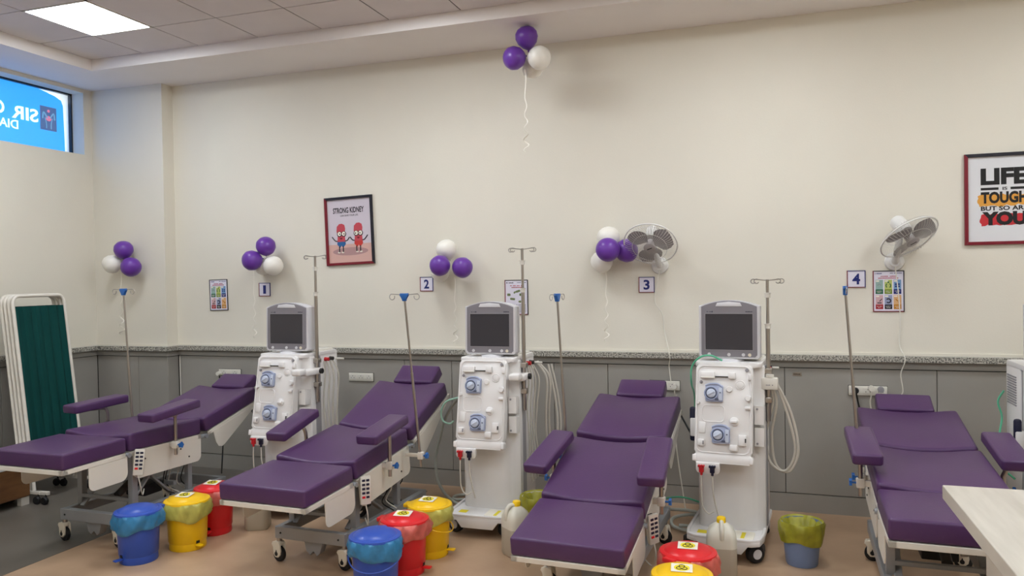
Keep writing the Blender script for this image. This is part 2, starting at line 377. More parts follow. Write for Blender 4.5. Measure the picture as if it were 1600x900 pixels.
def safety(x, z, w, h, lab, tilt=0, left='maroon', top='blackf'):
    e = empty('safety_notice', (x, YB-.001, z), 0, lab, 'notice', 'patient notices'); e.rotation_euler = (0, tilt, 0)
    bordered(e, w, h, .005, left, top, 'boardw', 'notice_sheet')
    y = -.0037
    b = B(); dashes(b, -w/2+.012, -w/2+.05, h/2-.02, .006, 9, y); dashes(b, w*.05, w/2-.012, h/2-.018, .004, 12, y); ob('heading_line', b, 'navyink', e, smooth=False)
    b = B(); dashes(b, -w*.25, w*.25, h/2-.037, .006, 12, y); dashes(b, -w*.33, w*.36, h/2-.048, .006, 17, y); ob('title_line', b, 'redink', e, smooth=False)
    cw = (w-.024)/3
    for r in range(2):
        for c in range(3):
            k = r*3+c+1; x0 = -w/2+.012+c*cw+.003; x1 = x0+cw-.008; z1 = h/2-.055-r*(h-.065)/2; z0 = z1-(h-.065)/2+.006; zm = z0+.028
            ob('picture_tile', box(B(), x0, x1, y-.0006, y, zm, z1), 'c%d' % k, e, smooth=False)
            ob('caption_tile', box(B(), x0, x1, y-.0008, y, z0, zm), 'd%d' % k, e, smooth=False)
            b = B(); dashes(b, x0+.006, x1-.006, z0+.016, .003, 8, y-.0008); dashes(b, x0+.009, x1-.009, z0+.008, .003, 7, y-.0008); ob('caption_line', b, 'paper', e, smooth=False)
            ob('picture_flag', box(B(), x0+.002, x0+.020, y-.0012, y, z1-.012, z1-.003), 'paper', e, smooth=False)
            b = B(); cx = (x0+x1)/2; cz = (zm+z1)/2-.006
            if k in (2,): 
                for sx in (-1, 1): tube(b, [(cx+sx*.008, y-.001, cz-.012), (cx+sx*.013, y-.001, cz), (cx+sx*.008, y-.001, cz+.012)], .0025, 6, 3)
                ball(b, (cx, y-.001, cz+.02), .005, 1, .3, 1, 6)
            elif k == 3:
                for q in (-.01, .003): 
                    for s2 in (-.008, .008): box(b, cx+s2-.005, cx+s2+.005, y-.001, y, cz+q, cz+q+.009)
            elif k == 5: tube(b, [(cx+.012*math.cos(a), y-.001, cz+.012*math.sin(a)) for a in [t_*.35-2.4 for t_ in range(15)]], .0035, 6)
            elif k == 4: tube(b, [(cx, y-.001, cz-.004), (cx+.014, y-.001, cz+.012)], .0022, 6); box(b, cx-.012, cx+.012, y-.001, y, cz-.016, cz-.010)
            elif k == 6: tube(b, [(cx-.01, y-.001, cz+.010), (cx, y-.001, cz), (cx+.012, y-.001, cz-.002), (cx+.004, y-.001, cz-.012)], .0025, 6, 3)
            else: tube(b, [(cx-.01, y-.001, cz), (cx, y-.001, cz+.010), (cx+.01, y-.001, cz)], .0015, 6, 3)
            ob('pictogram', b, ['greyink', 'd1', 'd3', 'd5', 'd5', 'd6'][k-1], e)
    return e
safety(-4.165, 1.390, .172, .248, 'small safety notice of six coloured picture tiles, between pillar and sign 1', -.02, 'blackf', 'blackf')
safety(.695, 1.372, .172, .248, 'red-edged safety notice of six coloured picture tiles under the right wall fan', 0)
# procedure notice
e = empty('procedure_notice', (-1.661, YB-.001, 1.353), 0, 'white notice with small green drawings behind the middle machine drip pole', 'notice', 'patient notices')
bordered(e, .17, .243, .005, 'maroon', 'blackf', 'boardw', 'notice_sheet')
y = -.0037
b = B(); dashes(b, -.073, -.02, .098, .007, 9, y); dashes(b, .005, .073, .100, .004, 14, y); ob('heading_line', b, 'd5', e, smooth=False)
b = B(); dashes(b, -.045, .055, .078, .006, 14, y); dashes(b, -.035, .04, .066, .006, 10, y); ob('title_line', b, 'redink', e, smooth=False)
for (px_, pz_, w_, h_, rr_) in [(-.055, .018, .024, .018, 0), (.012, .042, .034, .015, .3), (-.012, .034, .018, .012, .8), (.035, .018, .026, .018, 0), (-.028, -.012, .036, .015, -.1), (.03, -.030, .03, .014, 0)]:
    b = B(); prism(b, rrect(-w_/2, w_/2, -h_/2, h_/2, .005, 3), -.001, 0, mtx=Matrix.Translation((px_, y, pz_)) @ Matrix.Rotation(-rr_, 4, 'Y')); ob('drawing', b, M['dg'], e, smooth=False)
ob('grey_box', box(B(), -.070, -.038, y-.0006, y, -.110, -.048), 'c1', e, smooth=False)
b = B()
for k in range(6): dashes(b, -.034, .068, -.055-k*.010, .006, 15, y)
ob('text_line', b, 'greyink', e, smooth=False)
# framed posters
def poster(x, z, w, h, tilt, lab):
    e = empty('framed_poster', (x, YB-.002, z), 0, lab, 'poster', 'framed wall posters'); e.rotation_euler = (0, tilt, 0)
    t = .019; d = .018
    def side(pts, m): ob('frame_side', prism(B(), pts, -d, 0, bevel=.002), m, e, smooth=False)
    a, c = w/2, h/2
    side([(-a, -c), (-a+t, -c+t), (-a+t, c-t), (-a, c)], 'maroon'); side([(-a, -c), (a, -c), (a-t, -c+t), (-a+t, -c+t)], 'maroon')
    side([(-a, c), (-a+t, c-t), (a-t, c-t), (a, c)], 'blackf'); side([(a, -c), (a, c), (a-t, c-t), (a-t, -c+t)], 'blackf')
    return e
e = poster(-2.967, 1.863, .405, .512, -.03, 'framed poster of two cartoon kidneys under the words STRONG KIDNEY')
M['sky'] = mat('poster_sky', (208, 198, 206), .5); M['ground'] = mat('poster_ground', (214, 172, 160), .5); M['shade'] = mat('poster_oval', (178, 140, 138), .5)
M['kid'] = mat('kidney_pink', (196, 70, 82), .5); M['shortb'] = mat('shorts_blue', (42, 96, 150), .5); M['shortr'] = mat('shorts_red', (200, 56, 50), .5); M['inkd'] = mat('drawn_black', (34, 24, 34), .5)
ob('print_sky', box(B(), -.186, .186, -.005, 0, -.10, .239), 'sky', e, smooth=False)
ob('print_ground', box(B(), -.186, .186, -.005, 0, -.239, -.10), 'ground', e, smooth=False)
def ell(cx, cz, a, c, n=24): return [(cx+a*math.cos(2*PI*i/n), cz+c*math.sin(2*PI*i/n)) for i in range(n)]
ob('print_oval', prism(B(), ell(0, -.155, .15, .03), -.0056, -.004), 'shade', e, smooth=False)
letters('lettering', 'STRONG KIDNEY', -.003, .133, .262, .043, 'inkd', e, -.0052, .028, center=True)
letters('lettering', 'CAN SAVE YOUR LIFE', .002, .108, .150, .014, 'inkd', e, -.0052, 0, center=True)
for sx, sh in ((-1, 'shortb'), (1, 'shortr')):
    cx = sx*.073; y = -.0056
    body = [(cx-.034, -.08), (cx+.034, -.08), (cx+.030, -.03), (cx+.036*1, .02), (cx+.030, .045), (cx+.01, .056), (cx-.014, .054), (cx-.034, .035), (cx-.038, .0), (cx-.030, -.035)]
    ob('kidney_figure', prism(B(), body, y-.0006, -.004), 'kid', e, smooth=False)
    ob('shorts', prism(B(), [(cx-.034, -.08), (cx-.036, -.10), (cx-.012, -.124), (cx, -.108), (cx+.012, -.124), (cx+.036, -.10), (cx+.034, -.08)], y-.0009, -.004), sh, e, smooth=False)
    b = B()
    for q in (-.016, .020): prism(b, ell(cx+q-.002*sx, -.022, .021, .021), y-.0012, -.004)
    ob('glasses', b, 'inkd', e, smooth=False)
    b = B()
    for q in (-.016, .020): prism(b, ell(cx+q-.002*sx, -.020, .015, .016), y-.0016, -.004)
    ob('eyes', b, 'paper', e, smooth=False)
    yl = y-.001
    for q in (-.016, .020): ob('pupil', prism(B(), ell(cx+q-.006*sx, -.022, .005, .006, 10), y-.0020, -.004), 'inkd', e, smooth=False)
    ob('mouth', prism(B(), [(cx-.014, -.05), (cx+.014, -.05), (cx+.004, -.063), (cx-.006, -.062)], y-.0016, -.004), 'maroon', e, smooth=False)
    for pp in ([(cx+sx*.034, yl, -.075), (cx+sx*.052, yl, -.07), (cx+sx*.078, yl, -.04)], [(cx-sx*.034, yl, -.075), (cx-sx*.052, yl, -.07), (cx-sx*.070, yl, -.048)]): ob('figure_arm', tube(B(), pp, .004, 6, 4), 'inkd', e)
    for q in (-.018, .014): ob('figure_leg', tube(B(), [(cx+q, yl, -.115), (cx+q, yl, -.158)], .004, 6), 'inkd', e)
    b = B()
    for q in (-.018, .014): prism(b, ell(cx+q+.004*sx, -.160, .012, .006, 12), y-.0018, -.004)
    ob('shoes', b, 'paper', e, smooth=False)
e = poster(1.303, 1.900, .405, .528, .0, 'framed poster reading LIFE IS TOUGH BUT SO ARE YOU')
M['orange'] = mat('brush_orange', (222, 158, 62), .5); M['brushred'] = mat('brush_red', (196, 40, 48), .5)
ob('print_sheet', box(B(), -.186, .186, -.005, 0, -.247, .247), 'printw', e, smooth=False)
rb = random.Random(3)
def brush(x0, x1, z0, z1, m):
    pts = []
    for i in range(14): pts.append((x0+(x1-x0)*i/13, z0+rb.uniform(-.008, .006)))
    for i in range(5): pts.append((x1+rb.uniform(0, .012), z0+(z1-z0)*(i+.5)/5))
    for i in range(14): pts.append((x1-(x1-x0)*i/13, z1+rb.uniform(-.006, .006)))
    for i in range(5): pts.append((x0-rb.uniform(0, .012), z1-(z1-z0)*(i+.5)/5))
    ob('brush_stroke', prism(B(), pts, -.0056, -.004), m, e, smooth=False)
brush(-.125, .13, -.038, .025, 'orange'); brush(-.115, .13, -.150, -.088, 'brushred')
y = -.0056
for t_, x0, z0, w_, h_, bo in [('LIFE', -.118, .082, .236, .096, .05), ('TOUGH', -.118, -.026, .236, .068, .045), ('BUT SO ARE', -.118, -.067, .236, .026, .03), ('YOU', -.112, -.153, .225, .080, .06)]:
    letters('lettering', t_, x0, z0, w_, h_, 'ink', e, y, bo)
letters('lettering', 'IS', -.008, .050, .024, .018, 'ink', e, y, .02)
ob('ink_bar', box(B(), -.118, -.028, y-.001, y, .052, .066, .0004, 1), 'ink', e, smooth=False); ob('ink_bar', box(B(), .032, .118, y-.001, y, .052, .066, .0004, 1), 'ink', e, smooth=False)
# sockets
def socket(x0, x1, z0, z1, lab, gangs=2):
    e = empty('wall_socket', ((x0+x1)/2, YB-.020, (z0+z1)/2), 0, lab, 'socket', 'wainscot socket plates')
    w = (x1-x0)/2; h = (z1-z0)/2
    ob('back_box', box(B(), -w-.002, w+.002, -.003, 0, -h-.002, h+.002), 'joint', e, smooth=False)
    ob('face_plate', box(B(), -w, w, -.012, -.003, -h, h, .003), 'sock', e)
    for k in range(gangs):
        cx = -w+(k+.5)*2*w/gangs
        s_ = min(.028, w/gangs*.8)
        ob('socket_insert', box(B(), cx-s_, cx+s_, -.014, -.011, -h*.6, h*.6, .001, 1), 'plastw', e, smooth=False)
        b = B()
        for q in (-.6, 0, .6): cyl(b, (cx+q*s_*.7, -.0145, -.006 if q else .008), (cx+q*s_*.7, -.012, -.006 if q else .008), .0028, n=8)
        ob('pin_hole', b, 'joint', e)
    return e
socket(-4.159, -3.953, .752, .800, 'white socket plate with a plug, above the first bed headrest')
socket(-2.984, -2.781, .738, .798, 'white empty twin socket plate between the first machine and the second bed', 3)
socket(-.74, -.545, .738, .800, 'white socket plate behind the third bed headrest')
socket(.466, .680, .742, .800, 'white socket plate with a round black plug, behind the fourth bed', 3)
e = empty('name_plate', (.172, YB-.020, .862), 0, 'tiny silver label plate on the grey panel right of the third machine', 'plate')
ob('plate', box(B(), -.026, .026, -.003, 0, -.010, .010, .001, 1), 'steel', e, smooth=False); b = B(); dashes(b, -.02, .02, -.004, .007, 6, -.003); ob('plate_mark', b, 'ink', e, smooth=False)
def cable(name, pts, r, m, lab, plug=None, plugm='whitec', cat='cable', sm=6):
    o = empty(name, pts[0], 0, lab, cat)
    p0 = Vector(pts[0]); b = B(); tube(b, [Vector(p)-p0 for p in pts], r, 8, sm); ob('cord', b, m, o)
    if plug:
        b = B(); x, z = plug
        cyl(b, (0, .0, 0), (0, -.03, 0), .019, .015, 14); ob('plug', b, plugm, o)
    return o
yS = YB-.034
cable('power_cable', [(.502, yS-.028, .775), (.508, yS-.03, .74), (.52, yS-.03, .68), (.56, yS-.05, .5), (.6, 4.9, .25), (.62, 4.8, .02)], .005, 'blackc', 'black power cable with a round plug in the socket behind the fourth bed', (0, 0), 'black')
cable('power_cable', [(.588, yS-.028, .79), (.588, yS-.03, .75), (.583, yS-.02, .70), (.60, yS-.02, .6), (.66, 4.95, .3), (.7, 4.8, .02)], .004, 'whitec', 'white charger cable in the middle of the fourth bed socket', (0, 0))
cable('power_cable', [(.64, yS-.028, .785), (.64, yS-.03, .745), (.645, yS-.02, .68), (.7, 4.95, .35), (.75, 4.8, .02)], .004, 'whitec', 'white cable with a grey plug right end of the fourth bed socket', (0, 0), 'plastg')
cable('power_cable', [(-.575, yS-.028, .768), (-.575, yS-.03, .73), (-.57, yS-.02, .68), (-.56, 4.98, .4), (-.5, 4.9, .02)], .004, 'whitec', 'white cable with a plug in the socket behind the third bed', (0, 0), 'plastw')
cable('power_cable', [(-4.125, yS-.028, .770), (-4.125, yS-.03, .73), (-4.12, yS, .68), (-4.05, 5.0, .4), (-4.0, 4.9, .02)], .005, 'blackc', 'dark cable with a square white plug in the leftmost socket', (0, 0), 'sock')
cable('power_cable', [(-.55, 5.02, .62), (-.47, 4.95, .50), (-.40, 4.85, .41), (-.34, 4.75, .37)], .006, 'blackc', 'black cable sagging between the third bed and the third machine')
cable('power_cable', [(-3.80, 5.0, .52), (-3.62, 4.9, .38), (-3.48, 4.85, .2), (-3.42, 4.8, .015), (-3.2, 4.75, .012)], .008, 'blackc', 'thick black cable running down behind the first bed toward the first machine')
# conduit in the pillar corner
cable('corner_wire', [(COLX+.012+.03, YB-.03, .90), (COLX+.044, YB-.03, .6), (COLX+.044, YB-.03, .15)], .004, 'plastw', 'thin white conduit in the corner beside the pillar', cat='conduit')
# ------------------------------------------------------------------ FANS
def fan(base, center, n, lab, spin, cord):
    e = empty('wall_fan', base, 0, lab, 'fan', 'white wall fans')
    base = Vector(base); c = Vector(center)-base; n = Vector(n).normalized()
    b = B(); lathe(b, [(0, -.02), (.052, -.02), (.056, -.012), (.05, .004), (.034, .012), (.030, .02), (0, .022)], 28, Matrix.Translation((0, -.02, 0)) @ Matrix.Rotation(PI/2, 4, 'X')); ob('wall_bracket', b, 'fanw', e)
    q = n.to_track_quat('Z', 'Y').to_matrix().to_4x4(); T = Matrix.Translation(c) @ q @ Matrix.Rotation(spin, 4, 'Z')
    mot = c-n*.085
    b = B(); tube(b, [(0, -.04, 0), (0, -.075, .02), mot*.5+Vector((0, -.05, .01)), mot-n*.02], .020, 12, 5); ob('bracket_arm', b, 'fanw', e)
    b = B(); lathe(b, [(0, -.15), (.028, -.148), (.040, -.135), (.044, -.10), (.046, -.06), (.040, -.045), (0, -.04)], 24, T); ob('motor_housing', b, 'fanw', e)
    R_ = .168
    b = B()
    ringpts = lambda r, z: [(r*math.cos(a), r*math.sin(a), z) for a in [2*PI*k/40 for k in range(40)]]
    t2 = B(); tube(t2, ringpts(R_, .0), .0045, 8, closed=True); merge(b, t2, T); ob('guard_rim', b, 'fanw', e)
    for nm, sgn, dep in (('front_guard', 1, .040), ('rear_guard', -1, .045)):
        b = B(); t2 = B()
        N_ = 52
        for k in range(N_):
            a = 2*PI*k/N_
            pr = [(.035, dep), (.09, dep*.97), (.14, dep*.72), (.160, dep*.35), (R_, 0)]
            tube(t2, [(r*math.cos(a), r*math.sin(a), sgn*z) for r, z in pr], .0010, 4)
        tube(t2, ringpts(.11, sgn*dep*.88), .0013, 5, closed=True)
        merge(b, t2, T); o = ob(nm, b, 'wire', e)
    b = B(); lathe(b, [(0, .046), (.030, .045), (.038, .041), (.038, .036), (0, .036)], 24, T); ob('badge', b, 'fanb', e)
    b = B(); t2 = B(); box(t2, -.018, .018, -.0025, .0025, .0455, .048, .0008, 1); merge(b, t2, T); ob('badge_mark', b, 'black', e)
    for k in range(3):
        b = B(); t2 = B(); a0 = 2*PI*k/3; rows = []
        NR, NA = 7, 9
        for i in range(NR):
            r = .026+(.150-.026)*i/(NR-1); half = .34+.50*math.sin(PI*min(1, (i+.6)/(NR-.3)))
            rows.append([t2.verts.new((r*math.cos(a0+half*(2*j/(NA-1)-1)), r*math.sin(a0+half*(2*j/(NA-1)-1)), .018*(1-2*j/(NA-1))*(.6+.4*i/NR))) for j in range(NA)])
        for i in range(NR-1):
            for j in range(NA-1): t2.faces.new((rows[i][j], rows[i+1][j], rows[i+1][j+1], rows[i][j+1]))
        bmesh.ops.solidify(t2, geom=t2.faces[:], thickness=.0015)
        merge(b, t2, T); ob('blade', b, 'fanb', e)
    b = B(); lathe(b, [(0, .028), (.022, .026), (.026, .018), (.026, -.02), (0, -.02)], 20, T); ob('blade_hub', b, 'fanb', e)
    if cord:
        b = B(); tube(b, [Vector(p)-base for p in cord], .0030, 6, 6); ob('cord', b, 'whitec', e)
    return e
fan((-.665, YB-.002, 1.555), (-.70, 4.93, 1.69), (-.03, -.72, -.69), 'white wall fan on the left, tilted down beside a balloon bunch', .4,
    [(-.665, 5.08, 1.52), (-.70, 5.09, 1.33), (-.655, 5.10, 1.24), (-.64, 5.105, 1.12), (-.60, 5.03, .97), (-.61, 5.07, .90), (-.6, 5.07, .80)])
fan((.727, YB-.002, 1.55), (.78, 4.93, 1.685), (.42, -.50, -.78), 'white wall fan on the right, tipped sideways above the safety notice', .9,
    [(.727, 5.08, 1.52), (.745, 5.09, 1.36), (.755, 5.10, 1.2), (.75, 5.10, 1.05), (.77, 5.04, .97), (.75, 5.06, .88), (.76, 5.06, .78), (.74, 5.07, .74)])
# ------------------------------------------------------------------ BALLOONS
balp = B(); lathe(balp, [(0, -.088), (.006, -.086), (.008, -.080), (.004, -.076), (.012, -.072), (.036, -.058), (.062, -.030), (.074, .005), (.070, .038), (.052, .062), (.028, .075), (0, .079)], 28)
bal_me = None
def balloon(x, z, y, m, lab, s=1.0, dirn=(0, 0, 1)):
    global bal_me
    if bal_me is None: bal_me = bpy.data.meshes.new('balloon'); balp.to_mesh(bal_me); bal_me.shade_smooth()
    me = bpy.data.meshes.get('balloon_'+m)
    if me is None: me = bal_me.copy(); me.name = 'balloon_'+m; me.materials.append(M[m])
    o = bpy.data.objects.new('balloon', me); C.objects.link(o); o.location = (x, y, z); o.scale = (s, s, s)
    o.rotation_mode = 'QUATERNION'; o.rotation_quaternion = Vector(dirn).to_track_quat('Z', 'Y')
    tag(o, lab, 'balloon', 'purple and white party balloons'); return o
def bunch(c, items, where, rib):
    for (x, z, y, m, s, pos) in items:
        d = Vector((x-c[0], y-c[1]-.0, z-c[2]))
        balloon(x, z, y, m, ('purple' if m == 'bal' else 'white')+' balloon, '+pos+' in the bunch '+where, s, d)
    b = B(); P = []
    x0, y0, z0, z1, amp = rib; n = 70
    rr = random.Random(int(abs(x0)*1000))
    for i in range(n+1):
        t_ = i/n; curl = max(0, t_-.3)
        P.append((x0+amp*math.sin(t_*(14+24*curl))*(.3+curl*1.3), y0+amp*math.cos(t_*(14+24*curl))*curl*1.0, z0+(z1-z0)*t_))
    tube(b, P, .0042, 6, 2, flat=.3); o = ob('ribbon', b, 'ribbon'); tag(o, 'curled white ribbon hanging from the balloon bunch '+where, 'ribbon', 'balloon ribbons')
yb = 4.99
bunch((-1.425, 4.74, 2.91), [(-1.428, 3.006, 4.70, 'bal', .98, 'top one'), (-1.493, 2.880, 4.66, 'bal', 1.0, 'left one'), (-1.348, 2.872, 4.68, 'balw', 1.0, 'right one'), (-1.42, 2.845, 4.78, 'balw', .9, 'lowest hindmost one')],
      'under the ceiling soffit', (-1.44, 4.69, 2.81, 2.29, .015))
bunch((-4.93, 4.93, 1.69), [(-4.90, 1.757, 4.90, 'bal', 1.0, 'top one'), (-4.815, 1.63, 4.88, 'bal', 1.05, 'right one'), (-4.99, 1.655, 4.88, 'balw', 1.0, 'left one')],
      'on the pillar', (-4.965, 4.93, 1.60, 1.08, .02))
bunch((-3.66, 5.05, 1.67), [(-3.62, 1.753, 4.99, 'bal', 1.0, 'top one'), (-3.70, 1.655, 4.94, 'bal', 1.04, 'left one'), (-3.555, 1.615, 4.98, 'balw', 1.0, 'right one'), (-3.69, 1.615, 5.045, 'balw', .9, 'hindmost one')],
      'above sign 1', (-3.795, 5.07, 1.58, 1.05, .012))
bunch((-2.13, 5.06, 1.62), [(-2.14, 1.69, 5.02, 'balw', .97, 'top one'), (-2.15, 1.585, 4.93, 'bal', .98, 'left one'), (-2.01, 1.57, 4.97, 'bal', .98, 'right one'), (-2.20, 1.540, 5.045, 'balw', .9, 'lowest hindmost one')],
      'right of sign 2', (-2.11, 5.08, 1.50, 1.03, .014))
bunch((-.97, 5.05, 1.65), [(-.985, 1.735, 5.02, 'balw', 1.02, 'top one'), (-.97, 1.66, 4.92, 'bal', 1.05, 'front one'), (-.875, 1.655, 5.01, 'bal', 1.05, 'one next to the fan'), (-1.03, 1.592, 5.035, 'balw', 1.0, 'lowest one')],
      'left of the wall fan', (-1.02, 5.08, 1.53, 1.06, .014))
# ------------------------------------------------------------------ BEDS
WF, WS, WB, TF, TS, TB, Lf, Ls, Lb, GAP = .505, .502, .497, .085, .087, .085, .423, .578, .545, .08
def sec(P, a):
    du = Vector((0, math.cos(a), math.sin(a))); dn = Vector((0, -math.sin(a), math.cos(a)))
    m = Matrix(((1, 0, 0, P[0]), (0, du.y, dn.y, P[1]), (0, du.z, dn.z, P[2]), (0, 0, 0, 1))); return m
def cushion(name, parent, mtx, w, y0, y1, t, dish=0., r=.016, taper=0, z0=0.):
    b = bmesh.new(); bmesh.ops.create_cube(b, size=1)
    b.transform(Matrix.Translation((0, (y0+y1)/2, z0+t/2)) @ Matrix.Diagonal((w, y1-y0, t, 1)))
    for k in range(1, 8):
        bmesh.ops.bisect_plane(b, geom=b.verts[:]+b.edges[:]+b.faces[:], plane_co=(-w/2+w*k/8, 0, 0), plane_no=(1, 0, 0))
    for v in b.verts:
        if v.co.z > z0+t*.6:
            u = abs(v.co.x)/(w/2)
            v.co.z += -dish*(1-u**2)*(1 if v.co.y > (y0+y1)/2 else 1.0) + dish*.25
            if abs(u-1) < .01: v.co.z -= dish*.25
            if taper and v.co.y > (y0+y1)/2: v.co.y -= taper
    b.normal_update()
    es = [e_ for e_ in b.edges if len(e_.link_faces) == 2 and e_.calc_face_angle(0) > .9]
    bmesh.ops.bevel(b, geom=es, offset=r, segments=4, profile=.5, affect='EDGES')
    bm = B(); merge(bm, b, mtx); return ob(name, bm, 'purple', parent, angle=50)
def caster(parent, x, y, rz, ztop, lab=None):
    """white twin caster whose stem meets the frame at ztop"""
    m = Matrix.Translation((x, y, 0)) @ Matrix.Rotation(rz, 4, 'Z')
    h = B(); t = B()
    cyl(t, (0, 0, .098), (0, 0, ztop), .014, n=12)
    merge(h, t, m)
    root = ob('caster', h, 'steel', parent)
    h = B(); t = B()
    # cream fork: two cheeks and a crown
    out = [(-.040, .090), (-.034, .104), (-.006, .108), (.012, .108), (.022, .10), (.028, .06), (.024, .038), (.008, .024), (-.012, .024), (-.026, .04), (-.028, .062), (-.024, .078)]
    for s in (-1, 1): prism(t, [(p[0], p[1]) for p in out], s*.010, s*.021, bevel=.003)
    prism(t, [(-.034, .092), (-.028, .106), (.012, .110), (.022, .1), (.022, .088), (-.02, .088)], -.018, .018, bevel=.003)
    merge(h, t, m); ob('fork', h, 'caster', root)
    h = B(); t = B(); 
    lathe(t, [(0, -.012), (.036, -.012), (.040, -.009), (.040, .009), (.036, .012), (0, .012)], 24, Matrix.Translation((0, 0, .040)) @ Matrix.Rotation(PI/2, 4, 'X'))
    merge(h, t, m); ob('wheel', h, 'black', root)
    h = B(); t = B()
    for s in (-1, 1):
        prism(t, [(.011*math.cos(a)-.002, .044+.011*math.sin(a)) if not (1.2 < a < 1.9) else (-.002, .066) for a in [2*PI*k/16 for k in range(16)]], s*.0205, s*.023)
    merge(h, t, m); ob('hub_emblem', h, 'black', root)
def arm(bed, hz, a, side, bedz, tilt_s):
    u0, v0, z, yaw, pit = a
    L, w, t = .374, .126, .050
    m = Matrix.Translation((v0, u0, z)) @ Matrix.Rotation(-yaw, 4, 'Z') @ Matrix.Rotation(pit, 4, 'X')
    b = bmesh.new(); bmesh.ops.create_cube(b, size=1); b.transform(Matrix.Diagonal((w, L, t, 1)))
    ve = [e_ for e_ in b.edges if abs(e_.verts[0].co.z-e_.verts[1].co.z) > .01]
    bmesh.ops.bevel(b, geom=ve, offset=.016, segments=3, profile=.5, affect='EDGES')
    b.normal_update()
    es = [e_ for e_ in b.edges if len(e_.link_faces) == 2 and e_.calc_face_angle(0) > .9]
    bmesh.ops.bevel(b, geom=es, offset=.011, segments=3, profile=.5, affect='EDGES')
    bm = B(); merge(bm, b, m); pad = ob('arm_pad', bm, 'purple', bed)
    pu = min(max(u0+.07, .20), .36)
    vp = side*.292
    zp = z+(pu-u0)*math.tan(pit)-.03
    zr = bedz+pu*math.sin(tilt_s)
    b = B(); tube(b, [m @ Vector((0, -.04, -.028)), m @ Vector((0, .04, -.036)), (vp+(v0-vp)*.3, pu-.01, zp-.015), (vp, pu, zp-.055), (vp, pu, zr+.02), (vp, pu, zr-.075)], .0105, 12, 5); ob('arm_post', b, 'steel', bed)
    b = B(); box(b, vp-.018, vp+.018, pu-.018, pu+.018, zr-.035, zr+.008, .004); box(b, min(side*.25, vp), max(side*.25, vp), pu-.012, pu+.012, zr-.028, zr, .002); ob('post_clamp', b, 'white', bed)
    knob(bed, (vp+side*.018, pu, zr-.014), side)
def knob(bed, p, side, parent=True):
    b = B(); x, y, z = p
    cyl(b, (x, y, z), (x+side*.018, y, z), .005, n=8)
    t = B(); prism(t, [((.013 if k % 2 else .019)*math.cos(PI*k/5), (.013 if k % 2 else .019)*math.sin(PI*k/5)) for k in range(10)], 0, side*.012, plane='yz', bevel=.001)
    merge(b, t, Matrix.Translation((x+side*.018, y, z))); return ob('clamp_knob', b, 'bluek', bed)
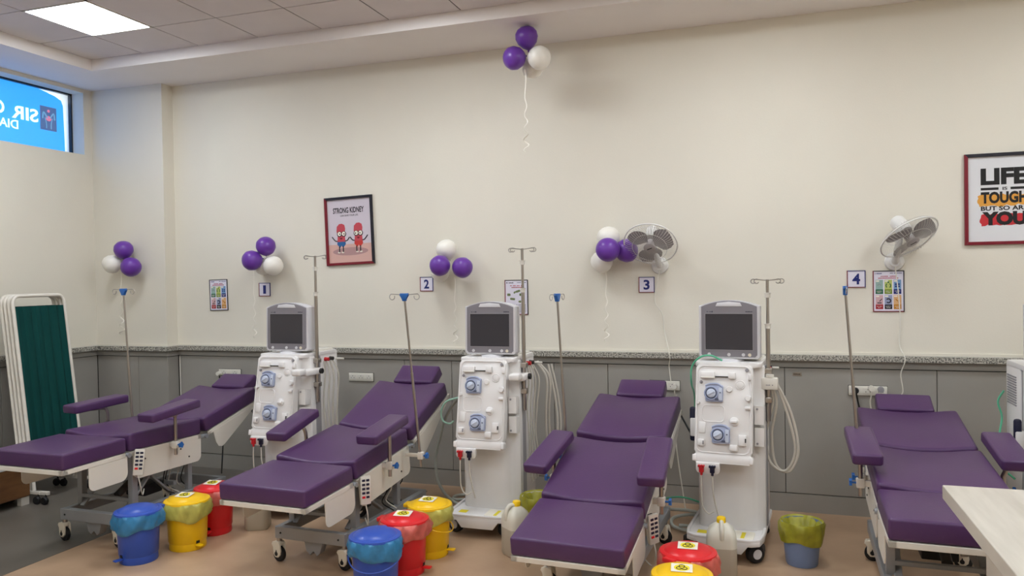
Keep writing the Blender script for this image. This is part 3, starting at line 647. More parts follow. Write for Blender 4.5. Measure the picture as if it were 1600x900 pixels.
def make_bed(x, y, yaw, z, af, as_, ab, arms, label, handset=True, wheelang=(2.9, 2.6), feet=True):
    e = empty('dialysis_bed', (x, y, 0), yaw, label, 'bed', 'purple treatment beds')
    H1 = Vector((0, 0, z)); F = sec(H1, af); S = sec(H1, as_)
    H2 = S @ Vector((0, Ls+GAP/2, 0)); K = sec(H2, ab)
    cushion('leg_cushion', e, F, WF, -Lf, -.012, TF, .0, .013)
    cushion('seat_cushion', e, S, WS, .012, Ls, TS+.016, .028, .016)
    cushion('back_cushion', e, K, WB, GAP/2-.028, Lb, TB+.014, .028, .018)
    K2 = K @ Matrix.Translation((0, Lb+.012, .020)) @ Matrix.Rotation(.22, 4, 'X')
    cushion('headrest', e, K2, .285, 0, .165, .080, .0, .014, 0, -.005)
    # cream rim frames under each cushion
    for nm, mm, y0, y1, w in (('leg_frame', F, -Lf, -.02, WF), ('seat_frame', S, .01, Ls, WS), ('back_frame', K, .02, Lb+.02, WB)):
        b = B()
        for q in ((-w/2, -w/2+.03, y0, y1), (w/2-.03, w/2, y0, y1), (-w/2, w/2, y0, y0+.03), (-w/2, w/2, y1-.03, y1)): box(b, *q, -.026, -.001, .002, 1, mm)
        box(b, -w/2+.02, w/2-.02, y0+.02, y1-.02, -.010, -.002, 0, 1, mm)
        ob(nm, b, 'white', e, smooth=False)
    for s in (-1, 1):
        sx = s*(WF/2-.004)
        ob('side_plate', prism(B(), rrect(-.265, -.008, -.155, -.02, .03, 5, (.035, .045, 0, 0)), sx-.002, sx+.002, F, plane='yz'), 'white', e, smooth=False)
        ob('side_plate', prism(B(), rrect(.035, .575, -.165, -.02, .03, 5, (.05, .035, 0, 0)), sx-.002, sx+.002, S, plane='yz'), 'white', e, smooth=False)
        tp = [(.07, -.02), (.075, -.10), (.09, -.135), (.12, -.15), (.15, -.145), (.50, -.03), (.50, -.02)]
        ob('side_plate', prism(B(), tp, sx-.002, sx+.002, K, plane='yz'), 'white', e, smooth=False)
        b = B(); box(b, s*.225, s*.25, -.06, .04, -.030, -.006, .003, 1, F); cyl(b, S @ Vector((s*.235, .0, -.018)), S @ Vector((s*.262, .0, -.018)), .013, n=12); ob('hinge', b, 'frame', e)
        b = B(); box(b, s*.225, s*.25, Ls-.03, Ls+.06, -.030, -.008, .003, 1, S); cyl(b, S @ Vector((s*.235, Ls+.04, -.018)), S @ Vector((s*.262, Ls+.04, -.018)), .013, n=12); ob('hinge', b, 'frame', e)
        # bolts on the plate
        for (by, bz) in ((.12, -.06), (.40, -.06), (.47, -.12)):
            b = B(); p = S @ Vector((s*(WF/2-.004), by, bz)); cyl(b, p, p+Vector((s*.006, 0, 0)), .005, n=8); ob('bolt', b, 'darkmech', e)
    # base frame
    zb0, zb1 = .128, .192; Y0, Y1 = -.055, .83
    b = B(); box(b, -.218, .218, Y0, Y0+.035, zb0, zb1, .003, 1); ob('front_beam', b, 'frame', e, smooth=False)
    b = B(); box(b, -.225, .225, Y1-.035, Y1, zb0, zb1, .003, 1); ob('rear_beam', b, 'frame', e, smooth=False)
    for s in (-1, 1):
        b = B(); box(b, s*.2075-.0175, s*.2075+.0175, Y0+.03, Y1-.03, zb0+.004, zb1-.004, .003, 1); ob('side_beam', b, 'frame', e, smooth=False)
        b = B(); cyl(b, (s*.18, Y0-.001, .16), (s*.18, Y0-.004, .16), .005, n=8); ob('bolt', b, 'black', e)
    for i, (cx, cy) in enumerate([(-.205, -.035), (.205, -.035), (-.205, .76), (.205, .76)]):
        caster(e, cx, cy, [-.15, -.15, .1, -2.7][i] if False else [-.2, -.2, -.1, -.3][i], zb0)
    # lifting mechanism: two scissor pairs, posts, actuator, control box
    zt = z-.03
    for s in (-1, 1):
        for (ya, yb_) in ((.05, .42), (.42, .05)):
            off = .0 if ya < yb_ else .018
            b = B(); p0 = Vector((s*(.165-off), ya, zb1-.01)); p1 = Vector((s*(.165-off), yb_, zt+.02)); d = (p1-p0); L_ = d.length; q = d.to_track_quat('Z', 'X').to_matrix().to_4x4(); q.translation = p0
            box(b, -.006, .006, -.016, .016, 0, L_, .002, 1, q); ob('scissor_arm', b, 'frame', e, smooth=False)
        b = B(); box(b, s*.195-.018, s*.195+.018, .06, .10, zb1-.005, zt-.01, .002, 1); ob('lift_post', b, 'frame', e, smooth=False)
        b = B(); box(b, s*.195-.016, s*.195+.016, .50, .535, zb1-.005, zt+.01, .002, 1); ob('lift_post', b, 'frame', e, smooth=False)
    b = B(); cyl(b, (0.03, .12, .24), (.03, .50, zt-.06), .022, n=14); cyl(b, (.03, .50, zt-.06), (.03, .62, zt-.02), .012, n=12); ob('actuator', b, 'darkmech', e)
    b = B(); box(b, -.05, .10, .26, .40, .20, .27, .006); ob('control_box', b, 'black', e)
    b = B(); box(b, -.19, .19, .06, .085, .23, .25, .002, 1); ob('cross_bar', b, 'frame', e, smooth=False); ob('cross_bar', box(B(), -.19, .19, .40, .425, .24, .265, .002, 1), 'frame', e, smooth=False)
    b = B(); prism(b, [(-.06, .128), (.06, .128), (.04, .06), (.02, .045), (.0, .075), (-.02, .045), (-.045, .065)], -.02, .03, bevel=.003); ob('brake_pedal', b, 'frame', e)
    for k in range(5):
        rr = random.Random(k+int(abs(x)*10)); b = B(); x0 = rr.uniform(.05, .22)
        tube(b, [(x0, .30+.05*k, zt), (x0+.03, .33+.06*k, zt-.10), (x0-.02, .36+.05*k, .24), (x0+.02, .42+.04*k, .18)], .0035, 6, 5); ob('loom_cable', b, 'whitec' if k % 2 else 'blackc', e)
    if handset:
        m = S @ Matrix.Translation((WS/2+.026, .050, -.060)) @ Matrix.Rotation(-.12, 4, 'X') @ Matrix.Rotation(-.75, 4, 'Z')
        root = ob('handset', box(B(), -.009, .009, -.028, .028, -.080, .070, .007, 2, m), 'white', e)
        for r in range(5):
            for c in range(2):
                b = B(); box(b, .008, .0115, -.020+c*.022, -.003+c*.022, .042-r*.022, .054-r*.022, .001, 1, m); ob('button', b, 'redp' if (r == 4 and c == 0) else 'navy', root, smooth=False)
        b = B(); box(b, -.03, 0, -.015, .015, .03, .06, .002, 1, m); ob('handset_hook', b, 'darkmech', e, smooth=False)
        b = B(); p = m @ Vector((0, 0, -.075)); tube(b, [p, p+Vector((.005, .01, -.06)), p+Vector((-.02, .05, -.13)), p+Vector((-.08, .12, -.12))], .0035, 6, 6); ob('handset_cable', b, 'whitec', e)
    for s in (-1, 1):
        if arms.get(s): arm(e, S, arms[s], s, z, as_)
    return e
make_bed(-3.706, 3.46, -.024, .537, .013, -.02, .248, {-1: (.291, -.301, .745, .095, .044), 1: (.246, .321, .737, .039, .091)}, 'nearly flat purple dialysis bed at the far left beside the green curtain screen')
make_bed(-2.282, 3.517, -.051, .455, .056, .116, .391, {-1: (.262, -.324, .67, -.07, .207), 1: (.215, .296, .687, -.031, .134)}, 'purple dialysis bed second from left, its back raised highest')
make_bed(-.797, 3.556, -.051, .354, .159, .307, .264, {-1: (.249, -.291, .594, .135, .305), 1: (.093, .286, .621, -.048, .315)}, 'purple dialysis bed third from left, its seat sloping most steeply')
make_bed(.686, 3.572, -.031, .492, .009, .087, .174, {-1: (.262, -.285, .70, -.038, .155), 1: (.443, .323, .671, -.023, .15)}, 'purple dialysis bed at the right, partly behind the pale table', handset=False)
# drip stands clamped to the beds
def stand(top, bot, ang, lab, knob_side, loop=.045, span=.075):
    e = empty('drip_stand', bot, 0, lab, 'drip stand', 'drip stands clamped to the beds')
    b0 = Vector(bot); t_ = Vector(top)-b0
    b = B(); tube(b, [(0, 0, 0), t_*.55], .0080, 10); tube(b, [t_*.55, t_*.97], .0062, 10); ob('pole', b, 'steel', e)
    b = B(); m = Matrix.Translation(t_) @ Matrix.Rotation(ang, 4, 'Z')
    t2 = B(); prism(t2, [(-.024, .012), (.024, .012), (.026, .0), (.014, -.010), (.010, -.032), (-.010, -.032), (-.014, -.010), (-.026, .0)], -.010, .010, bevel=.003); merge(b, t2, m); ob('hook_block', b, 'bluek', e)
    for s in (-1, 1):
        b = B(); pts = [(s*.02, 0, .004), (s*span, 0, .008)]+[(s*(span+.016*math.sin(a)), 0, .008-.016+.016*math.cos(a)) for a in [.5, 1.1, 1.8, 2.5, 3.2, 3.9, 4.6, 5.1]]
        t2 = B(); tube(t2, pts, .0022, 6, 3); merge(b, t2, m); ob('hook', b, 'steel', e)
    b = B(); box(b, -.016, .016, -.018, .018, .045, .085, .004); box(b, min(0, -knob_side*.10), max(0, -knob_side*.10), -.008, .008, .055, .075, .002); ob('clamp', b, 'white', e)
    b = B(); cyl(b, (knob_side*.015, 0, .065), (knob_side*.03, 0, .065), .005, n=8); t2 = B()
    prism(t2, [((.013 if k % 2 else .019)*math.cos(PI*k/5), (.013 if k % 2 else .019)*math.sin(PI*k/5)) for k in range(10)], 0, knob_side*.013, plane='yz', bevel=.001); merge(b, t2, Matrix.Translation((knob_side*.03, 0, .065))); ob('clamp_knob', b, 'bluek', e)
    return e
stand((-4.01, 4.0, 1.45), (-3.955, 4.0, .50), .0, 'thin steel drip stand with a blue top in front of the pillar', -1)
stand((-1.95, 3.95, 1.402), (-1.888, 4.0, .42), .05, 'thin steel drip stand with a blue top on the right rail of the second bed', 1)
stand((-1.085, 4.06, 1.39), (-1.040, 4.06, .45), 1.38, 'steel drip stand turned sideways at the left of the third bed', -1)
stand((.355, 4.0, 1.415), (.418, 3.99, .45), 1.55, 'steel drip stand with edge-on hook bar at the left of the fourth bed', -1)
# ------------------------------------------------------------------ DIALYSIS MACHINES
PX = .000757
def pcoord(cx, cy): return ((cx-332)*PX, .472-(cy-10)*PX)     # panel drawing units to panel plane (x, height above the panel's lower edge)
def make_machine(x, y, yaw, label, pole_top, arm_style, hoses=True):
    e = empty('dialysis_machine', (x, y, 0), yaw, label, 'medical machine', 'white dialysis machines')
    P = 'plast'
    # base tray
    b = B(); out = [(-.198, -.10), (-.185, -.19), (-.145, -.215), (.145, -.215), (.185, -.19), (.198, -.10), (.195, .38), (.165, .41), (-.165, .41), (-.195, .38)]
    prism(b, out, .098, .125, plane='xy', bevel=.006)
    base = ob('base_tray', b, P, e)
    b = B();     t = B(); tube(t, [(p[0]*.965, p[1]*.97, .128) for p in out], .009, 8, closed=True); merge(b, t); ob('tray_rim', b, P, e)
    b = B(); prism(b, [(-.135, .11), (.135, .11), (.095, .058), (-.095, .058)], -.216, -.190, bevel=.003); ob('front_lip', b, P, e)
    b = B(); prism(b, rrect(.03, .15, -.185, -.06, .012), .1255, .130, plane='xy'); ob('tray_label', b, 'paper', e, smooth=False)
    b = B(); box(b, .085, .105, -.175, -.08, .1300, .1306); ob('label_stripe', b, 'styel', e, smooth=False)
    b = B(); box(b, -.14, -.09, -.15, -.10, .1255, .1262); ob('label_stripe', b, 'styel', e, smooth=False)
    for (cx, cy, r) in ((-.165, -.120, 1.25), (.155, -.14, -.85), (-.16, .36, 0), (.16, .36, 0)):
        root = ob('caster', cyl(B(), (cx, cy, .05), (cx, cy, .085), .012, n=10), 'steel', e)
        m = Matrix.Translation((cx, cy, .048)) @ Matrix.Rotation(r, 4, 'Z')
        b = B(); t = B(); lathe(t, [(0, -.022), (.040, -.022), (.048, -.015), (.048, .015), (.040, .022), (0, .022)], 24, Matrix.Rotation(PI/2, 4, 'Y')); merge(b, t, m); ob('tyre', b, 'black', root)
        b = B(); t = B(); lathe(t, [(0, -.024), (.024, -.024), (.027, -.021), (.027, .021), (.024, .024), (0, .024)], 20, Matrix.Rotation(PI/2, 4, 'Y')); merge(b, t, m); ob('wheel_hub', b, 'plastl', root)
        b = B(); t = B(); box(t, -.019, .019, -.02, .052, .006, .046, .008); merge(b, t, m); ob('wheel_cover', b, 'darkmech', root)
    # body column: front shell, grey spine, rear housing
    b = B(); prism(b, [(-.150, -.01), (-.135, -.028), (-.06, -.04), (.06, -.04), (.135, -.028), (.150, -.01), (.165, .0), (.196, .02), (.196, .07), (-.155, .07)], .125, 1.0, plane='xy', bevel=.006); ob('front_shell', b, P, e)
    b = B(); box(b, -.148, .200, .065, .125, .13, 1.0, .003, 1); ob('side_spine', b, 'plastg', e, smooth=False)
    b = B(); box(b, -.155, .186, .12, .36, .13, 1.015, .010, 2); ob('rear_housing', b, P, e)
    b = B(); prism(b, rrect(-.157, .188, -.045, .36, .03), .995, 1.02, plane='xy', bevel=.006); ob('top_deck', b, P, e)
    b = B(); prism(b, rrect(-.02, .17, .10, .34, .02), 1.019, 1.030, plane='xy', bevel=.003); ob('top_tray', b, 'plastw', e)
    # left side air grille on the rear housing
    for k in range(12):
        b = B(); box(b, -.1585, -.154, .18, .33, .80+k*.013, .806+k*.013); ob('grille_slat', b, 'plastg', e, smooth=False)
    # front module, leaning out at its foot
    A = Matrix.Translation((0, -.148, .548)) @ Matrix.Rotation(-.20, 4, 'X')
    b = B(); prism(b, rrect(-.147, .147, -.005, .472, .022), -.004, .055, A, bevel=.010); ob('front_module', b, P, e)
    t = B(); rp = rrect(-.139, .137, .008, .462, .035, 5); tube(t, [(p[0], -.006, p[1]) for p in rp], .0040, 6, closed=True); b = B(); merge(b, t, A); ob('panel_bead', b, P, e)
    b = B(); prism(b, rrect(-.147, .147, -.045, .002, .010), -.010, .05, A, bevel=.006); ob('module_lip', b, P, e)
    for s in (-1, 1):
        b = B(); box(b, s*.145-.010, s*.145+.010, -.020, .02, -.040, -.006, .004, 2, A); ob('lip_latch', b, P, e)
    b = B(); prism(b, [(-.15, .125+.38), (.15, .125+.38), (.13, .125+.30), (-.13, .125+.30)], -.06, -.02, bevel=.004)
    def it(name, mt, cx, cy, w, h, d, r=.005, kind='box', r2=None):
        px, pz = pcoord(cx, cy); w *= PX; h *= PX; b = B()
        if kind == 'box': box(b, px-w/2, px+w/2, -.004-d, .0, pz-h/2, pz+h/2, r, 2, A)
        elif kind == 'disc': lathe(b, [(0, d), (w/2*.8, d), (w/2, d*.7), (w/2, 0), (0, 0)], 24, A @ Matrix.Translation((px, -.004, pz)) @ Matrix.Rotation(PI/2, 4, 'X'))
        elif kind == 'ring':
            t = B(); tube(t, [(px+w/2*math.cos(2*PI*k/20), -.005, pz+w/2*math.sin(2*PI*k/20)) for k in range(20)], .0035, 6, closed=True); merge(b, t, A)
        elif kind == 'outline':
            t = B(); q = rrect(px-w/2, px+w/2, pz-h/2, pz+h/2, .02, 3); tube(t, [(p[0], -.004, p[1]) for p in q], .0025, 6, closed=True); merge(b, t, A)
        return ob(name, b, mt, e)
    it('syringe_holder', P, 220, 88, 100, 48, .018); it('syringe_holder_grip', 'plastw', 222, 106, 96, 14, .022)
    it('syringe_rail', 'darkmech', 318, 97, 92, 7, .010, .001); it('syringe_clamp', P, 388, 88, 50, 46, .022)
    it('panel_knob', 'plastg', 487, 47, 24, 24, .008, kind='disc'); it('panel_knob', 'plastg', 175, 137, 22, 22, .008, kind='disc'); it('panel_clip', P, 507, 93, 25, 46, .014)
    it('port_ring', P, 442, 150, 58, 58, .01, kind='ring'); it('port_cover', P, 442, 150, 50, 50, .006, kind='disc'); it('port_cover', P, 370, 182, 44, 44, .010, kind='disc')
    it('panel_knob', P, 160, 283, 24, 22, .014, kind='disc'); it('venous_clamp', P, 498, 240, 44, 44, .024, kind='disc'); it('panel_clip', P, 496, 307, 40, 22, .016)
    it('recess_outline', P, 262, 355, 150, 112, .01, kind='outline'); it('bubble_sensor', P, 407, 402, 60, 60, .012, kind='disc'); it('sensor_block', P, 405, 404, 46, 22, .022)
    it('flap_cover', P, 187, 455, 48, 78, .006); it('drain_block', P, 184, 558, 46, 48, .016); it('drain_gap', 'plastg', 200, 558, 10, 26, .018, .001)
    it('air_detector', P, 463, 528, 52, 76, .018); it('air_detector_gap', 'darkmech', 484, 528, 9, 28, .020, .001); it('sensor_block', P, 405, 583, 54, 46, .020, .008)
    for (cx, cy) in ((268, 215), (318, 500)):
        px, pz = pcoord(cx, cy)
        b = B(); prism(b, rrect(px-.044, px+.046, pz-.044, pz+.044, .008), -.022, -.003, A, bevel=.003); root = ob('blood_pump', b, 'pump', e)
        b = B(); T = A @ Matrix.Translation((px-.014, -.022, pz)) @ Matrix.Rotation(PI/2, 4, 'X')
        lathe(b, [(.034, 0), (.037, .005), (.034, .007), (.030, .005), (.029, 0)], 28, T); ob('pump_race', b, 'pump', root)
        b = B(); lathe(b, [(0, .002), (.0295, .002), (.0295, 0), (0, 0)], 24, T); ob('pump_well', b, 'pumpd', root)
        b = B(); lathe(b, [(0, .014), (.019, .014), (.023, .011), (.024, .0), (0, 0)], 20, T)
        t = B(); box(t, -.022, .022, -.005, .005, .012, .018, .002, 1); merge(b, t, T @ Matrix.Rotation(.5, 4, 'Z')); ob('pump_rotor', b, 'pumpl', root)
        b = B(); prism(b, rrect(px+.024, px+.042, pz-.036, pz+.030, .003), -.028, -.02, A, bevel=.002); ob('pump_lid', b, 'pumpl', root)
        b = B(); box(b, px+.006, px+.026, -.0285, -.02, pz-.036, pz-.026, .001, 1, A); cyl(b, A @ Vector((px+.033, -.030, pz+.004)), A @ Vector((px+.033, -.026, pz+.004)), .004, n=8); ob('pump_marks', b, 'pumpd', root)
        t = B(); tube(t, [(px-.045, -.018, pz+.038), (px-.02, -.020, pz+.048), (px+.02, -.020, pz+.048), (px+.045, -.018, pz+.030)], .006, 8, 4); b = B(); merge(b, t, A); ob('pump_tube_guide', b, 'pump', root)
    # connector shelf with red and blue couplers
    A2 = Matrix.Translation((-.075, -.172, .462))
    b = B(); prism(b, rrect(-.060, .062, -.012, .045, .014, 5, (.02, .02, .0, .0)), -.006, .010, A2, bevel=.003); ob('coupler_bracket', b, P, e)
    for s, mt in ((-.030, 'red'), (.026, 'navy')):
        b = B(); box(b, s-.012, s+.012, -.026, -.004, -.004, .026, .004, 2, A2); 
        for q in (-.012, 0, .012): box(b, s+q-.005, s+q+.005, -.030, -.01, .024, .036, .002, 1, A2)
        cyl(b, A2 @ Vector((s, -.016, -.018)), A2 @ Vector((s, -.016, 0)), .007, n=10); ob('coupler', b, mt, e)
    b = B(); o = A2.translation
    t0 = o+Vector((-.030, -.016, -.018)); tube(b, [t0, t0+Vector((.0, -.004, -.07)), t0+Vector((.004, 0, -.16)), t0+Vector((.03, .004, -.20)), t0+Vector((.06, .01, -.19))], .0042, 8, 6); ob('coupler_tube', b, 'tube', e)
    b = B(); t0 = o+Vector((.026, -.016, -.018)); tube(b, [t0, t0+Vector((.004, 0, -.09)), t0+Vector((.018, .008, -.17)), t0+Vector((.03, .01, -.22))], .0042, 8, 6); ob('coupler_tube', b, 'tube', e)
    # side holders
    for k, z0 in enumerate((.70, .585)):
        b = B(); prism(b, [(-.060, z0), (-.004, z0-.006), (.004, z0+.006), (.004, z0+.090), (-.060, z0+.098)], .150, .200, plane='yz', bevel=.004); ob('side_detector', b, P, e)
        b = B(); cyl(b, (.165, -.0635, z0+(.082 if k == 0 else .015)), (.165, -.060, z0+(.082 if k == 0 else .015)), .006, n=10); ob('detector_screw', b, 'plastg', e)
    b = B(); box(b, -.20, -.152, .02, .07, .60, .70, .006); ob('side_handle', b, P, e)
    b = B(); box(b, -.205, -.17, .03, .06, .57, .76, .012); ob('bottle_clip', b, 'navy', e)
    # monitor
    N = Matrix.Translation((.015, .02, 1.035)) @ Matrix.Rotation(-.03, 4, 'X')
    b = B(); lathe(b, [(.075, 1.018), (.07, 1.03), (.045, 1.038), (.045, 1.06), (0, 1.06)], 24, Matrix.Translation((.015, .07, 0))); ob('monitor_neck', b, 'plastl', e)
    w = .160; H_ = .285
    arch = [(w*(1-k/6), H_+.032*(1-(1-k/6)**2)) for k in range(1, 12)]
    outl = [(-w, .012), (-w+.012, 0), (w-.012, 0), (w, .012), (w, H_)]+arch+[(-w, H_)]
    b = B(); prism(b, outl, 0, .085, N, bevel=.005); box(b, -.12, .12, .08, .13, .03, .24, .02, 3, N); mon = ob('monitor', b, 'plastl', e)
    bz = [(p[0]*.915, .010+p[1]*.955) for p in outl]
    b = B(); prism(b, bz, -.006, .004, N, bevel=.002); ob('bezel', b, 'bezel', mon)
    b = B(); prism(b, [(-.070, .283), (.070, .283), (.060, .302), (0, .308), (-.060, .302)], -.0085, -.004, N, bevel=.001); ob('status_lamp', b, 'plastl', mon, label='pale status lamp strip')
    b = B(); box(b, -.124, .124, -.0075, -.004, .048, .242, .001, 1, N); ob('display', b, 'screen', mon, smooth=False)
    b = B(); 
    for q in ((-.127, .127, .242, .245), (-.127, .127, .045, .048), (-.127, -.124, .045, .245), (.124, .127, .045, .245)): box(b, q[0], q[1], -.009, -.004, q[2], q[3], 0, 1, N)
    ob('display_edge', b, 'plastg', mon, smooth=False)
    for q, mt in ((-.105, 'plastl'), (.0, 'plastl'), (.075, 'plastl'), (.108, 'caster')):
        b = B(); lathe(b, [(.009, 0), (.0085, .003), (.006, .003), (.006, .001), (0, .001)], 14, N @ Matrix.Translation((q, -.006, .022)) @ Matrix.Rotation(PI/2, 4, 'X')); ob('touch_button', b, mt, mon)
    b = B(); t = B(); dashes(t, -.122, -.092, .2515, .004, 6, -.006); dashes(t, .088, .124, .2515, .005, 5, -.006); box(t, -.090, -.085, -.0075, -.005, .250, .258); merge(b, t, N); ob('maker_mark', b, 'navy', mon, smooth=False)
    # drip pole
    px, py = .212, .065; zt = pole_top
    b = B(); cyl(b, (px, py, .70), (px, py, zt-.25), .0115, n=12); cyl(b, (px, py, zt-.25), (px, py, zt), .008, n=12); ob('drip_pole', b, 'steel', e)
    for zz in (zt-.085, zt-.25):
        b = B(); cyl(b, (px, py, zz-.012), (px, py, zz+.010), .015, n=14); cyl(b, (px, py, zz+.010), (px, py, zz+.014), .019, n=14); ob('pole_collar', b, 'plastw', e)
    for k in range(4):
        a = [0, PI, .35, PI+.35][k]; ln = [.060, .060, .045, .045][k]
        m = Matrix.Translation((px, py, zt-.006)) @ Matrix.Rotation(a, 4, 'Z'); t = B()
        tube(t, [(0, 0, 0), (ln, 0, .006)]+[(ln+.012+.013*math.cos(q), 0, -.003+.012*math.sin(q)) for q in (1.9, 1.2, .4, -.4, -1.2, -2.0, -2.8)], .0024, 6, 3); b = B(); merge(b, t, m); ob('hook', b, 'steel', e)
    b = B(); box(b, .178, .232, py-.022, py+.022, .955, .985, .004); ob('pole_bracket', b, 'steel', e); ob('pole_bracket', box(B(), .178, .232, py-.022, py+.022, .80, .83, .004), 'steel', e)
    if arm_style == 'box':
        b = B(); box(b, px-.040, px+.052, py-.055, py-.010, .875, .940, .008); cyl(b, (px+.01, py-.035, .94), (px+.01, py-.035, .955), .022, n=14); root = ob('heparin_holder', b, 'plastw', e)
        b = B(); dashes(b, px-.008, px+.030, .898, .006, 5, py-.0552); ob('holder_mark', b, 'plastg', root, smooth=False)
    else:
        L_ = .16 if arm_style == 'long' else .10
        b = B(); box(b, px-.030, px+.030, py-L_, py+.02, .885, .925, .010, 3); box(b, px-.045, px+.02, py-L_-.07, py-L_+.01, .895, .935, .012, 3) ; root = ob('holder_arm', b, P, e)
        b = B(); cyl(b, (px+.030, py-.01, .905), (px+.045, py-.01, .905), .018, n=14); ob('arm_cap', b, 'black', e)
    # side ports at the back
    for k, mt in ((0, 'red'), (1, 'darkmech')):
        b = B(); cyl(b, (.18, .20+k*.06, .965), (.215, .20+k*.06, .965), .014, .012, 12); ob('side_port', b, mt, e)
    b = B(); cyl(b, (.18, .34, .955), (.245, .34, .955), .007, n=10); ob('side_peg', b, 'plastw', e)
    if hoses:
        for k in range(hoses if hoses is not True else 6):
            b = B(); y0 = .27+.03*k; xo = .20+.012*k
            if arm_style == 'box': pts = [(px+.01, py+.01*k, .91), (px+.02+.02*k, py+.02, .80), (px-.02+.03*k, py+.05, .62), (px+.0+.03*k, py+.05, .47-.015*k), (px+.08+.02*k, py+.04, .43), (px+.13+.015*k, py+.03, .55), (px+.09+.02*k, py+.02, .75), (px+.03, py, .93)]
            elif k < 4: pts = [(.205, .16+.035*k, .955), (.21+.01*k, .16+.04*k, .86), (.20+.008*k, .155+.045*k, .70), (.21, .16+.045*k, .52), (.205+.01*k, .17+.04*k, .36), (.215, .19+.04*k, .24)]
            else: pts = [(.19, y0, .955), (xo+.01, y0, .85), (xo, y0+.01, .65), (xo+.0, y0+.02, .48), (xo+.02, y0+.03, .42), (xo+.06, y0+.06, .50), (xo+.045, y0+.08, .7), (xo, y0+.08, .93)]
            if arm_style == 'box' and k > 1: continue
            tube(b, pts, .0075 if (arm_style == 'box' or k > 3) else .005, 10, 8); ob('hose', b, 'tube', e)
    return e
make_machine(-3.01, 4.31, .0, 'white dialysis machine at the left, behind the second bed arm rest', 1.655, 'long', 4)
make_machine(-1.592, 4.31, .0, 'white dialysis machine in the middle, in front of the procedure notice', 1.665, 'short')
make_machine(-.215, 4.30, -.09, 'white dialysis machine between third and fourth beds, looped hoses at its right', 1.46, 'box')
make_machine(1.345, 4.30, 0.0, 'white dialysis machine at the right edge showing its grilled left side', 1.55, 'short', hoses=False)
# loose hoses on the floor and walls
cable('hose_coil', [(-1.83, 4.62, .70), (-1.95, 4.75, .70), (-2.09, 4.85, .56), (-2.15, 4.87, .40), (-2.18, 4.85, .24), (-2.12, 4.78, .09), (-1.97, 4.68, .016), (-1.85, 4.66, .012), (-1.82, 4.78, .014), (-1.90, 4.88, .014), (-2.02, 4.84, .014), (-1.98, 4.70, .03), (-1.86, 4.72, .03)], .010, 'greyhose', 'grey drain hose looping down to the floor left of the second machine', cat='hose')
cable('green_hose', [(-1.77, 4.45, .77), (-1.838, 4.45, .748), (-1.92, 4.45, .72), (-1.955, 4.45, .66), (-1.945, 4.45, .60), (-1.90, 4.45, .582), (-1.872, 4.45, .60)], .006, 'greentube2', 'pale green tube curling off the left side of the second machine', cat='hose')
cable('green_hose', [(-1.76, 4.55, .74), (-1.80, 4.55, .80), (-1.83, 4.57, .74), (-1.80, 4.57, .68), (-1.83, 4.56, .80), (-1.78, 4.57, .82)], .006, 'green', 'bright green tube bundle at the left of the second machine', cat='hose')
cable('green_hose', [(-.23, 4.24, 1.032), (-.29, 4.24, 1.058), (-.35, 4.25, 1.045), (-.392, 4.27, .99), (-.398, 4.30, .90), (-.40, 4.5, .80), (-.42, 4.72, .60)], .005, 'green', 'green tube bending off the top left of the third machine', cat='hose')
cable('green_hose', [(1.17, 4.62, .86), (1.145, 4.63, .80), (1.16, 4.62, .72), (1.13, 4.55, .62), (1.12, 4.45, .50), (1.16, 4.4, .45)], .005, 'green', 'green tube down the left side of the rightmost machine', cat='hose')
cable('hose_coil', [(-.58, 4.75, .06), (-.46, 4.72, .07), (-.34, 4.70, .05), (-.30, 4.6, .03), (-.40, 4.50, .02), (-.53, 4.55, .02), (-.55, 4.68, .03), (-.44, 4.74, .04), (-.34, 4.66, .03), (-.38, 4.55, .035), (-.50, 4.52, .04)], .010, 'greyhose', 'grey hose coiled on the floor left of the third machine', cat='hose')
cable('hose_coil', [(-.62, 4.8, .11), (-.50, 4.78, .13), (-.36, 4.75, .10), (-.28, 4.7, .05)], .006, 'green', 'thin green hose lying over the grey coil left of the third machine', cat='hose')
# ------------------------------------------------------------------ BINS
def haz(parent, z, ang, mtx):
    b = B(); t = B(); box(t, -.043, .043, -.033, .033, 0, .0012); merge(b, t, mtx); st = ob('hazard_sticker', b, 'paper', parent, smooth=False)
    b = B(); t = B(); prism(t, ell(0, 0, .032, .026, 20), .0012, .0018, plane='xy'); merge(b, t, mtx); ob('sticker_disc', b, 'styel', st, smooth=False)
    b = B(); t = B()
    for k in range(3):
        a = 2*PI*k/3+PI/2; cx, cy = .012*math.cos(a), .011*math.sin(a)
        tube(t, [(cx+.011*math.cos(a+q), cy+.010*math.sin(a+q), .002) for q in [(-2.6+5.2*i/12) for i in range(13)]], .0020, 5)
    tube(t, [(.008*math.cos(2*PI*i/14), .008*math.sin(2*PI*i/14), .002) for i in range(14)], .0012, 5, closed=True)
    merge(b, t, mtx); ob('hazard_symbol', b, 'ink', st)
